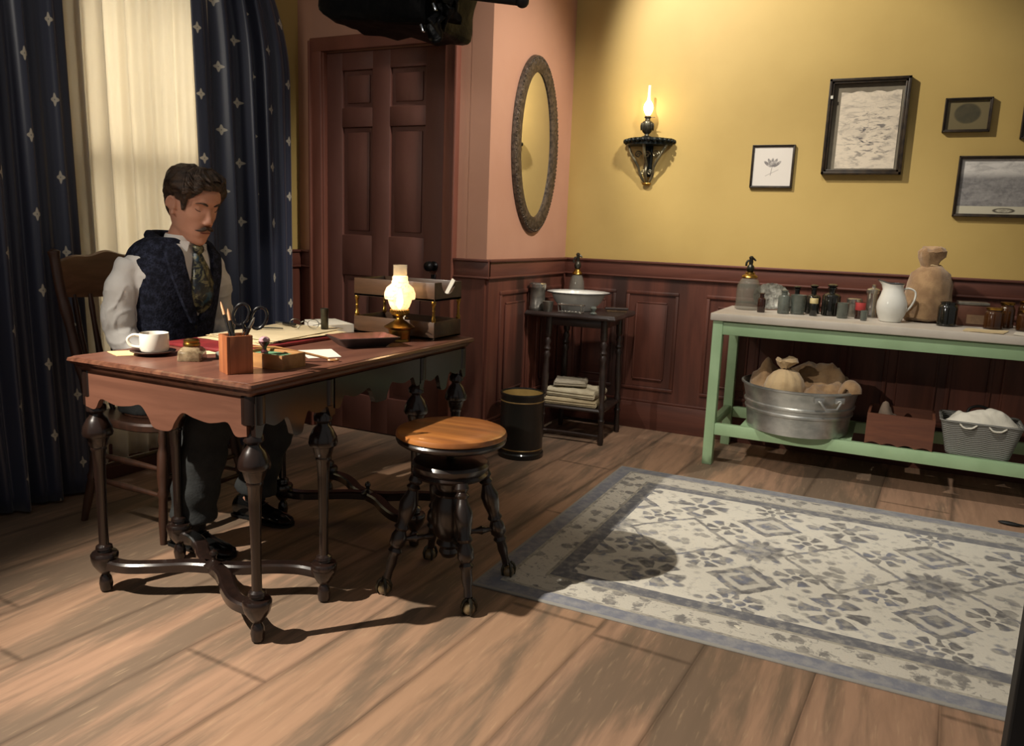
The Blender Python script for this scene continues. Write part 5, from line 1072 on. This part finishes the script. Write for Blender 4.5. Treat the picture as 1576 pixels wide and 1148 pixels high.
lk(nt, mixc(nt, et, srgb(244,234,216), srgb(196,176,146)), b, 'Base Color'); b.inputs['Emission Color'].default_value = (1.0, 0.80, 0.56, 1); b.inputs['Emission Strength'].default_value = 0.16; b.inputs['Roughness'].default_value = 0.5
b.inputs['Alpha'].default_value = 0.80; b.inputs['Subsurface Weight'].default_value = 0.0; MAT['globe'] = m
m = MB(); m.lathe([(0.028,0.120),(0.036,0.130),(0.042,0.146),(0.045,0.158),(0.056,0.160),(0.058,0.168),(0.058,0.182),(0.050,0.202),(0.036,0.214),(0.031,0.219),(0.032,0.225),(0.029,0.230),(0.029,0.242),(0.027,0.245)], seg=44, cap=False); m.build('globe', MAT['globe'], ol)
m = MB(); m.lathe([(0.026,0.243),(0.0262,0.284),(0.0272,0.287),(0.0245,0.286),(0.0245,0.245)], seg=32, cap=False); m.build('chimney', MAT['clear'], ol)
m = MB(); m.lathe([(0.004,0.122),(0.011,0.135),(0.014,0.150),(0.010,0.170),(0.004,0.188),(0.0008,0.198)], seg=20); m.build('flame', MAT['flame'], ol)
bulb('desk_lamp_flame', (-1.672, 2.478, Z+0.205), 0.8, (1.0, 0.62, 0.28), 0.03)

# ------------------------------------------------------------------ the seated man
PX, PY = -2.60, 2.205
man = thing('person', 'seated man in a white shirt, dark waistcoat and patterned cravat looking down at the desk', 'person', (PX, PY, 0))
def skin_mat():
    m, nt, b = new_mat('skin'); v = coords(nt, 'Object'); n = noise(nt, v, 18, 4)
    lk(nt, mixc(nt, n, srgb(202, 150, 124), srgb(186, 130, 105)), b, 'Base Color'); b.inputs['Roughness'].default_value = 0.55
    b.inputs['Subsurface Weight'].default_value = 0.12; b.inputs['Subsurface Radius'].default_value = (0.01, 0.004, 0.002); b.inputs['Subsurface Scale'].default_value = 0.3
    return m
MAT['skin'] = skin_mat()
MAT['hair'] = M('dark_brown_hair', srgb(78, 60, 46), srgb(44, 33, 26), 12, (1, 6, 6), rough=0.38, bmp=0.5, bsc=60)
MAT['shirt'] = M('white_shirt', srgb(224, 220, 214), srgb(214, 210, 204), 6, rough=0.8, bmp=0.1, bsc=120)
def tweed():
    m, nt, b = new_mat('navy_tweed'); v = coords(nt, 'Object'); n = noise(nt, v, 45, 4); w_ = voro(nt, v, 130)
    lk(nt, mixc(nt, n.ss(0.35, 0.7)*w_.ss(0.1, 0.6), srgb(26, 28, 38), srgb(52, 56, 74)), b, 'Base Color'); b.inputs['Roughness'].default_value = 0.95; b.inputs['Specular IOR Level'].default_value = 0.15
    bump(nt, b, w_, 0.5, 0.003); return m
MAT['vest'] = tweed()
def silk():
    m, nt, b = new_mat('patterned_silk'); v = coords(nt, 'Object'); n = noise(nt, v, 30, 4, 0.6, 1.0); n2 = noise(nt, coords(nt, 'Object', (1,1,1), 0, (4,2,1)), 24, 3)
    c = mixc(nt, n.ss(0.5, 0.62), srgb(24, 28, 32), srgb(112, 108, 76)); c = mixc(nt, n2.ss(0.54, 0.64)*0.8, c, srgb(36, 72, 92))
    lk(nt, c, b, 'Base Color'); b.inputs['Roughness'].default_value = 0.35; return m
MAT['silk'] = silk()
MAT['trouser'] = M('charcoal_trousers', srgb(48, 50, 50), srgb(36, 38, 38), 10, rough=0.85, bmp=0.15, bsc=120)
MAT['shoe'] = M('polished_black_leather', srgb(20, 20, 20), srgb(14, 14, 14), 10, rough=0.18, coat=0.6)

HS = 1.07
HC = Vector((0.175, -0.005, 1.262)); HM = Matrix.Translation(HC) @ Matrix.Rotation(math.radians(-4), 4, 'Z') @ Matrix.Rotation(math.radians(23), 4, 'Y') @ Matrix.Scale(HS, 4)
HP = [(-.126,.082,-.030,.020),(-.118,.090,-.012,.034),(-.105,.096,.008,.045),(-.085,.097,.045,.0555),(-.055,.0945,.075,.0635),(-.02,.093,.088,.069),(.012,.091,.096,.0725),(.042,.0935,.099,.0755),(.070,.086,.096,.0745),(.095,.064,.080,.0625),(.110,.036,.052,.043),(.119,.008,.022,.016)]
def hpar(z):
    z = max(HP[0][0], min(HP[-1][0], z))
    for a, b_ in zip(HP[:-1], HP[1:]):
        if z <= b_[0]:
            t = (z-a[0])/(b_[0]-a[0]); return tuple(a[i]+(b_[i]-a[i])*t for i in (1,2,3))
    return HP[-1][1:]
def hpt(th, z, off=0.0):
    f, bk, w_ = hpar(z); c = math.cos(th); s = math.sin(th)
    x = (f+off)*c if c > 0 else (bk+off)*c
    if bk < 0 and c < 0: x = (-bk)*(-c)*0 + c*abs(bk+off)*0.2
    y = (w_+off)*(abs(s)**0.92)*(1 if s > 0 else -1)
    if c > 0: x = (f+off)*(c**0.86)
    return Vector((x, y, z))
def dents(p):
    if p.x > 0.02:
        for s in (-1, 1):
            d = math.exp(-(((p.y-s*.031)/.017)**2 + ((p.z-.016)/.012)**2)); p.x -= 0.014*d
            p.x -= 0.006*math.exp(-(((p.y-s*.052)/.018)**2 + ((p.z+.05)/.03)**2))      # hollow below the cheek bone
            p.x += 0.004*math.exp(-(((p.y-s*.045)/.016)**2 + ((p.z+.022)/.014)**2))
            p.x += 0.004*math.exp(-(((p.y-s*.03)/.022)**2 + ((p.z-.036)/.007)**2))
        p.x -= 0.005*math.exp(-((p.y/.03)**2 + ((p.z+.094)/.007)**2))
        p.x += 0.005*math.exp(-((p.y/.018)**2 + ((p.z+.112)/.012)**2))
    return p
def T(pts): return [HM @ Vector(p) for p in pts]
body = MB()
zs_ = [HP[0][0] + (HP[-1][0]-HP[0][0])*i/40 for i in range(41)]
body.rings([[HM @ dents(hpt(2*PI*i/56, z)) for i in range(56)] for z in zs_])
for s in (-1, 1): body.ell((0.0655, s*0.031, 0.012), (0.0140, 0.0150, 0.0118), HM.copy() @ Matrix.Identity(4)) if False else body.ell((0,0,0), (0.0140, 0.0150, 0.0115), HM @ Matrix.Translation((0.0665, s*0.031, 0.011)))
# nose
nr = []
for x, z, w_, d in ((0.084,0.030,0.006,0.006),(0.093,0.014,0.0065,0.009),(0.101,-0.004,0.0075,0.012),(0.110,-0.020,0.010,0.015),(0.1125,-0.031,0.0125,0.016),(0.106,-0.040,0.012,0.012)):
    nr.append([HM @ Vector((x-d+d*math.cos(a), w_*math.sin(a), z+0.002*math.cos(a))) for a in [2*PI*i/14 for i in range(14)]])
body.rings(nr)
for s in (-1, 1): body.ell((0,0,0), (0.010, 0.0075, 0.0075), HM @ Matrix.Translation((0.098, s*0.0115, -0.034)))
body.ell((0,0,0), (0.010, 0.022, 0.0055), HM @ Matrix.Translation((0.089, 0, -0.0655)))
body.ell((0,0,0), (0.011, 0.019, 0.0065), HM @ Matrix.Translation((0.087, 0, -0.0775)))
for s in (-1, 1):   # ears
    EM = HM @ Matrix.Translation((-0.006, s*0.079, -0.008)) @ Matrix.Rotation(-s*0.42, 4, 'Z') @ Matrix.Rotation(-0.15, 4, 'Y')
    body.ell((0,0,0), (0.0185, 0.0055, 0.026), EM)
    body.tube([EM @ Vector((0.0165*math.cos(a)-0.002, s*0.006, 0.0265*math.sin(a))) for a in [-0.6+PI*1.35*i/16 for i in range(17)]], 0.0045, 8)
    body.ell((0,0,0), (0.008, 0.005, 0.009), EM @ Matrix.Translation((0.006, s*0.003, -0.03)))
# neck, torso, limbs
body.tube([(0.075, 0, 1.05), (0.10, 0, 1.11), (0.135, -0.002, 1.165), (0.158, -0.004, 1.22)], [0.066, 0.059, 0.056, 0.055], 20)
TR = [(.44,.0,.13,.178),(.52,.0,.128,.175),(.60,.0,.118,.165),(.70,.008,.110,.155),(.80,.024,.116,.160),(.90,.040,.122,.172),(.99,.050,.120,.184),(1.06,.056,.100,.178),(1.105,.064,.078,.132),(1.13,.074,.060,.078)]
def tpar(z):
    z = max(TR[0][0], min(TR[-1][0], z))
    for a, b_ in zip(TR[:-1], TR[1:]):
        if z <= b_[0]:
            t = (z-a[0])/(b_[0]-a[0]); return tuple(a[i]+(b_[i]-a[i])*t for i in (1,2,3))
    return TR[-1][1:]
def tring(z, e, n=44, hw=None):
    cx, d, w_ = tpar(z); w_ = hw or w_+e
    return [(cx+(d+e)*abs(math.cos(a))**0.85*(1 if math.cos(a) > 0 else -1), w_*abs(math.sin(a))**0.9*(1 if math.sin(a) > 0 else -1), z) for a in [2*PI*i/n for i in range(n)]]
def tfront(y, z, e):
    cx, d, w_ = tpar(z); q = max(0.0, 1-(y/(w_+e))**2); return cx+(d+e)*q**0.45
body.rings([tring(t[0], 0) for t in TR])
ARM = {-1: [(0.030,-0.165,1.04),(0.015,-0.203,0.93),(0.00,-0.206,0.775),(0.11,-0.200,0.705),(0.225,-0.150,0.645)], 1: [(0.052,0.178,1.04),(0.035,0.232,0.93),(0.01,0.248,0.775),(0.10,0.215,0.70),(0.22,0.135,0.645)]}
LEG = {-1: [(0.0,-0.085,0.525),(0.20,-0.12,0.545),(0.40,-0.165,0.515),(0.405,-0.20,0.40),(0.385,-0.222,0.25),(0.37,-0.225,0.10)], 1: [(0.0,0.085,0.525),(0.20,0.11,0.545),(0.42,0.135,0.515),(0.415,0.135,0.40),(0.37,0.125,0.25),(0.335,0.12,0.10)]}
for s in (-1, 1):
    p = crom(ARM[s], 6); n = len(p)-1; body.tube(p, [0.042-0.018*min(1, (i/n)*1.05) for i in range(n+1)], 16)
    p = crom(LEG[s], 6); n = len(p)-1; body.tube(p, [0.078-0.042*(i/n) for i in range(n+1)], 18)
    w = Vector(ARM[s][-1]); d = (w-Vector(ARM[s][-2])).normalized(); side = Vector((0.35, -s*0.94, 0)).normalized()*-1   # towards the little finger
    side = Vector((d.y, -d.x, 0)).normalized()*(1 if s < 0 else -1); side = -side if side.y*s > 0 else side              # points to the thumb (inner) side
    pm = w + d*0.048 + Vector((0,0,-0.012))
    for k in range(4):
        o_ = side*((1.5-k)*0.0195); ln = (0.072, 0.080, 0.074, 0.058)[k]
        b0 = w + d*0.02 + o_*0.7; b1 = w + d*0.085 + o_ + Vector((0,0,-0.010))
        body.tube([b0, b0.lerp(b1, 0.5)+Vector((0,0,0.004)), b1], [0.013, 0.0125, 0.0105], 10)
        f1 = b1 + d*ln*0.45 + Vector((0,0,-0.012)); f2 = f1 + d*ln*0.3 + Vector((0,0,-0.016)); f3 = f2 + d*ln*0.18 + Vector((0,0,-0.014))
        body.tube([b1, f1, f2, f3], [0.0098, 0.0092, 0.0084, 0.0066], 10)
    body.ell((0,0,0), (0.044, 0.036, 0.014), Matrix.Translation(pm) @ d.to_track_quat('X', 'Z').to_matrix().to_4x4())
    t0 = w + d*0.03 + side*0.03; body.tube([t0, t0+d*0.025+side*0.022+Vector((0,0,-0.006)), t0+d*0.05+side*0.030+Vector((0,0,-0.014)), t0+d*0.072+side*0.030+Vector((0,0,-0.022))], [0.0135, 0.0115, 0.0098, 0.007], 10)
    a = Vector(LEG[s][-1]); body.tube([a+Vector((-0.03,0,0.0)), a+Vector((0.0,0,-0.05)), a+Vector((0.10,0.0,-0.078)), a+Vector((0.16,0,-0.082))], [0.032, 0.030, 0.018, 0.011], 12)
bo = body.build('body', MAT['skin'], man); remesh(bo, 0.0048, 3)
# eyes cast down: lash lines, brows
for s in (-1, 1):
    m = MB(); m.tube(crom(T([(0.0745, s*0.0185, 0.0085), (0.0795, s*0.026, 0.0045), (0.0800, s*0.033, 0.0035), (0.0765, s*0.041, 0.0055), (0.071, s*0.046, 0.009)]), 4), 0.0013, 6); m.build('eyelashes', MAT['hair'], man)
    m = MB(); m.tube(crom(T([(0.0900, s*0.013, 0.0275), (0.0910, s*0.026, 0.0335), (0.0850, s*0.040, 0.0345), (0.0735, s*0.052, 0.0285)]), 5), [0.003,.004,.0046,.005,.005,.005,.005,.0046,.0036,.0032,.003,.0026,.002,.0016,.0012,.001], 8, flat=0.8); m.build('eyebrow', MAT['hair'], man)
m = MB()
for s in (-1, 1):
    pts = crom(T([(0.1005, s*0.001, -0.0510), (0.1010, s*0.010, -0.0525), (0.0985, s*0.020, -0.0575), (0.0925, s*0.030, -0.0625), (0.086, s*0.0385, -0.0635)]), 5)
    m.tube(pts, [0.0078+0.0026*math.sin(PI*min(1, i/(len(pts)-1)*1.4)) - 0.0068*(i/(len(pts)-1))**2 for i in range(len(pts))], 12, flat=0.8)
m.build('moustache', MAT['hair'], man)
m = MB(); m.tube(crom(T([(0.0965, -0.021, -0.0705), (0.0985, -0.010, -0.0712), (0.0985, 0.010, -0.0712), (0.0965, 0.021, -0.0705)]), 4), [0.001]+[0.0032]*11+[0.001], 8, flat=0.6); m.build('lips', M('lip_skin', srgb(168,98,84), srgb(152,86,74), 10, rough=0.5), man)
# hair: a thick cap from hairline to crown, side parted, wave over the forehead
def hairline(th):
    a = abs((th+PI) % (2*PI) - PI)     # 0 front, pi back
    pts = ((0.0, 0.078), (0.45, 0.076), (0.75, 0.056), (0.94, 0.040), (1.06, 0.034), (1.12, -0.010), (1.25, -0.012), (1.34, 0.016), (1.95, 0.014), (2.15, -0.045), (2.5, -0.072), (3.15, -0.080))
    for p, q in zip(pts[:-1], pts[1:]):
        if a <= q[0]: return p[1]+(q[1]-p[1])*(a-p[0])/(q[0]-p[0])
    return pts[-1][1]
m = MB(); rr = []; NT = 96; NK = 22
def hp(th, k, extra=0.0):
    z0 = hairline(th); z1 = 0.1185; t = k; z = z0+(z1-z0)*(1-(1-t)**1.0); a = abs((th+PI) % (2*PI) - PI)
    thick = (0.004 + 0.015*min(1, t*2.2)**0.8)*(1.0 if a > 1.2 else 1.15+0.25*math.cos(a*1.3)) + extra
    thick *= 0.6 if (a < 1.0 and z < 0.10) else 1
    thick *= 0.75 if (1.0 < a < 2.2 and z < 0.05) else 1
    p = hpt(th, z, thick); wv = 0.0028*math.sin(th*13+z*60+2*math.sin(z*50)) + 0.0018*math.sin(th*31-z*90)
    n = Vector((math.cos(th), math.sin(th), 0.25)).normalized(); p += n*wv
    up = max(0, (z-0.07)/0.05); p.z += up*(0.013+0.006*math.cos(a)) + up*0.003*math.sin(th*9)
    part = math.exp(-((p.y-0.028)/0.006)**2)*up; p.z -= 0.005*part
    return HM @ p
rows = [[hp(2*PI*i/NT, k/NK) for i in range(NT)] for k in range(NK+1)]
inner = [[HM @ hpt(2*PI*i/NT, hairline(2*PI*i/NT), -0.004) for i in range(NT)]]
m.rings(inner + rows, True, False, True)
rnd = random.Random(4)
for k in range(34):
    th0 = rnd.uniform(-0.75, 0.6); pts = []
    for j in range(7):
        t = j/6; pts.append(hp(th0 - 0.75*t*(1 if th0 < 0.3 else -0.4), 0.12+0.75*t*rnd.uniform(0.95, 1.05), 0.001))
    m.tube(crom(pts, 3), [0.0025+0.0035*math.sin(PI*i/18) for i in range(19)], 6)
m.build('hair', MAT['hair'], man, angle=1.2)
# shirt
sh = MB(); sh.rings([tring(z, 0.010) for z in (.47,.52,.60,.70,.80,.90,.99,1.06,1.10,1.125)])
for s in (-1, 1):
    p = crom(ARM[s], 8); n = len(p)-1
    rad = [0.050+0.010*math.sin(PI*min(1, i/n*1.5)) - 0.012*max(0, i/n-0.55)/0.45 + 0.004*math.sin(i*1.1) for i in range(n+1)]
    sh.tube(p, rad, 24)
so = sh.build('shirt', MAT['shirt'], man)
def wrinkle(co):
    if abs(co.y) > 0.17:
        q = Vector((co.x*13, co.y*13, co.z*5+co.x*9)); d = mnoise.noise(q)*0.006 + abs(mnoise.noise(q*1.9+Vector((4,0,0))))*0.006
        rg = 1-abs(mnoise.noise(Vector((co.x*9+co.z*7, co.y*10, co.z*8-co.x*9))*1.5)); d += rg**9*0.0065 - 0.001; d *= max(0.15, min(1.0, (1.03-co.z)/0.12))
        c = Vector((0.02, 0.245*(1 if co.y > 0 else -1), co.z)); n = (co-c); n.z = 0
        if n.length > 1e-4: co = co + n.normalized()*d
    return co
remesh(so, 0.0055, 3, wrinkle)
for s in (-1, 1):
    m = MB(); w = Vector(ARM[s][-1]); d = (w-Vector(ARM[s][-2])).normalized(); m.tube([w-d*0.045, w-d*0.04, w+d*0.005, w+d*0.008], [0.040, 0.043, 0.041, 0.036], 24); m.build('cuff', MAT['shirt'], man)
# stiff collar with folded points
m = MB(); NA = Vector((0.36, 0, 0.93)).normalized(); q = NA.to_track_quat('Z', 'X').to_matrix().to_4x4(); cc = Vector((0.100, 0, 1.098))
rr = []
for r, h in ((0.066,0.0),(0.067,0.02),(0.065,0.046),(0.069,0.050),(0.071,0.044),(0.073,0.008),(0.072,0.0)):
    row = []
    for i in range(48):
        a = 2*PI*i/48; p = Vector((0.066/0.066*r*math.cos(a), r*math.sin(a), 0)); v_ = Vector((r*math.cos(a)*0.93, r*math.sin(a), 0)); up = NA*(h*(1-0.12*math.cos(a)))
        row.append(cc + v_ + up)
    rr.append(row)
m.rings(rr, True, False, False); m.build('collar', MAT['shirt'], man)
for s in (-1, 1):
    m = MB(); A_, B_, C_ = cc+Vector((0.064, s*0.012, 0.036)), cc+Vector((0.032, s*0.064, 0.040)), cc+Vector((0.080, s*0.046, -0.016))
    nn = Vector((0.9, s*0.3, 0.2)).normalized()*0.004
    m.rings([[A_-nn, B_-nn, C_-nn], [A_+nn*1.2, B_+nn*1.2, C_+nn*1.2]]); m.build('collar_point', MAT['shirt'], man, smooth=False)
# waistcoat
vs = MB()
hwv = {.50:.184,.60:.178,.70:.172,.80:.175,.87:.182,.93:.187,.99:.190,1.045:.190,1.085:.178,1.11:.156,1.132:.112}
vs.rings([tring(z, 0.024, 48, h) for z, h in hwv.items()])
vo = vs.build('waistcoat', MAT['vest'], man); remesh(vo, 0.007, 4)
for s in (-1, 1):
    m = MB(); path = [(-0.010, s*0.022, 1.140), (0.025, s*0.076, 1.137), (0.085, s*0.094, 1.114)] + [(tfront(s*y, z, 0.030), s*y, z) for y, z in ((0.096,1.08),(0.092,1.02),(0.074,0.95),(0.048,0.88),(0.018,0.815))]
    pts = crom(path, 6); n = len(pts)-1; r = []
    for i, p in enumerate(pts):
        t = i/n; wd = 0.010+0.024*math.sin(PI*min(1, 0.04+t*0.9))**0.8; tg = (pts[min(i+1,n)]-pts[max(i-1,0)]).normalized()
        nrm = Vector((max(0.25, p.x-0.02), p.y*0.9, 0.35 if t < 0.35 else 0.05)).normalized(); sd = tg.cross(nrm).normalized(); nrm = sd.cross(tg).normalized()
        r.append([p + sd*wd*a + nrm*b_ for a, b_ in ((-1,-0.004),(-0.9,0.009),(0,0.015),(0.9,0.009),(1,-0.004),(0,-0.008))])
    m.rings(r); m.build('lapel', MAT['vest'], man)
m = MB(); m.tube(crom([(0.02,-0.070,1.138),(-0.008,-0.034,1.142),(-0.016,0,1.143),(-0.008,0.034,1.142),(0.02,0.070,1.138)],5), 0.015, 10); m.build('back_collar', MAT['vest'], man)
m = MB()
def vp(u, v):
    z = 0.835+0.275*v; w_ = 0.004+0.080*min(1, v*1.15)**0.9; y = (2*u-1)*w_; return (tfront(y, z, 0.0275), y, z)
m.grid(vp, 14, 18); o = m.build('shirt_front', MAT['shirt'], man); so_ = o.modifiers.new('t', 'SOLIDIFY'); so_.thickness = 0.004
m = MB(); m.ell((0,0,0), (0.019, 0.023, 0.021), Matrix.Translation((tfront(0, 1.085, 0.028)+0.014, 0.0, 1.092)), seg=20)
rr = []
for z, w_, d in ((1.075,0.020,0.014),(1.05,0.026,0.018),(1.01,0.040,0.026),(0.96,0.052,0.032),(0.92,0.054,0.032),(0.88,0.044,0.026),(0.855,0.022,0.014),(0.845,0.006,0.006)):
    x0_ = tfront(0, z, 0.026); rr.append([(x0_+0.004+d*max(-0.35, math.cos(a))+0.004*math.sin(5*a+z*40), w_*math.sin(a)+0.012*(1.075-z)*3, z) for a in [2*PI*i/28 for i in range(28)]])
m.rings(rr); m.build('cravat', MAT['silk'], man)
for z in (0.79, 0.735, 0.68):
    m = MB(); m.ell((tfront(0, z, 0.026), 0, z), (0.004, 0.008, 0.008), seg=12); m.build('button', MAT['black'], man)
# trousers and shoes
tr_ = MB(); tr_.rings([tring(z, 0.020) for z in (.455,.50,.56,.62)])
for s in (-1, 1):
    p = crom(LEG[s][:-1]+[tuple(Vector(LEG[s][-1])+Vector((0,0,0.025)))], 8); n = len(p)-1; tr_.tube(p, [0.098-0.020*(i/n) - 0.004*math.sin(i*0.9) + (0.002 if i > n-3 else 0) for i in range(n+1)], 24)
to = tr_.build('trousers', MAT['trouser'], man)
def wr2(co):
    q = Vector((co.x*8, co.y*8, co.z*11)); d = mnoise.noise(q)*0.006 + abs(mnoise.noise(q*2.1+Vector((3,1,0))))*0.005
    return co + Vector((co.x-0.3, co.y*0.5, 0)).normalized()*d if co.z < 0.5 and co.x > 0.25 else co
remesh(to, 0.008, 3, wr2)
for s in (-1, 1):
    a = Vector(LEG[s][-1]); ax = a.x-0.02; yw = -0.05*s*0  
    m = MB(); rr = []
    for x, w_, h, z0 in ((-0.085,0.020,0.060,0.012),(-0.078,0.032,0.085,0.010),(-0.05,0.037,0.105,0.010),(0.0,0.037,0.108,0.010),(0.04,0.036,0.092,0.010),(0.08,0.041,0.070,0.010),(0.12,0.047,0.056,0.010),(0.16,0.045,0.048,0.010),(0.19,0.036,0.040,0.012),(0.207,0.018,0.030,0.014)):
        row = []
        for i in range(24):
            t = 2*PI*i/24; c, s2 = math.cos(t), math.sin(t); zz = z0+(h-z0)*(0.5+0.5*s2) if s2 > -0.5 else z0
            row.append((ax+x, a.y + w_*c*(0.75+0.25*(1-max(0, s2))), max(z0, zz)))
        rr.append(row)
    m.rings(rr); shoe = m.build('shoe', MAT['shoe'], man)
    m = MB(); m.tube([a+Vector((0.004,0,0.06)), a+Vector((0,0,0.0)), a+Vector((0,0,-0.02))], [0.044, 0.042, 0.040], 20); m.build('sock', MAT['black'], man)
    m = MB(); pts = [(-0.088,0.030),(-0.05,0.039),(0.0,0.034),(0.05,0.037),(0.11,0.049),(0.16,0.047),(0.195,0.036),(0.211,0.014)]
    poly = [(ax+x, a.y-w_) for x, w_ in pts] + [(ax+x, a.y+w_) for x, w_ in reversed(pts)]
    m.prism(poly, 0.004, 0.012); m.box((ax-0.05, a.y, 0.006), (0.07, 0.066, 0.012), 0.002); m.build('sole', MAT['black'], shoe)
    m = MB()
    for k in range(4): m.tube([(ax+0.02+0.018*k, a.y-0.016, 0.106-0.011*k), (ax+0.022+0.018*k, a.y, 0.112-0.011*k), (ax+0.02+0.018*k, a.y+0.016, 0.106-0.011*k)], 0.002, 6)
    m.build('laces', MAT['black'], shoe)

# ------------------------------------------------------------------ groups of repeats
GROUPS = {'bottle': 'small bottles on the work table', 'folded_towel': 'folded towels on the washstand shelf', 'framed_picture': 'framed pictures on the mustard wall',
          'pencil': 'pencils in the pencil box', 'pen': 'pens in the pencil box', 'drape': 'dark blue drapes at the window', 'booklet': 'white booklets behind the papers', 'note_card': 'note cards on the desk', 'paper_slip': 'paper slips in the letter rack'}
for o in scene.objects:
    if o.parent is None and 'label' in o:
        k = o.name.split('.')[0]
        if k in GROUPS: o['group'] = GROUPS[k]
        elif k == 'jar' and 'amber jar' in o['label']: o['group'] = 'amber jars on the work table'
        elif k == 'paper_sheet' and 'on the red folder' in o['label']: o['group'] = 'cream papers on the red folder'
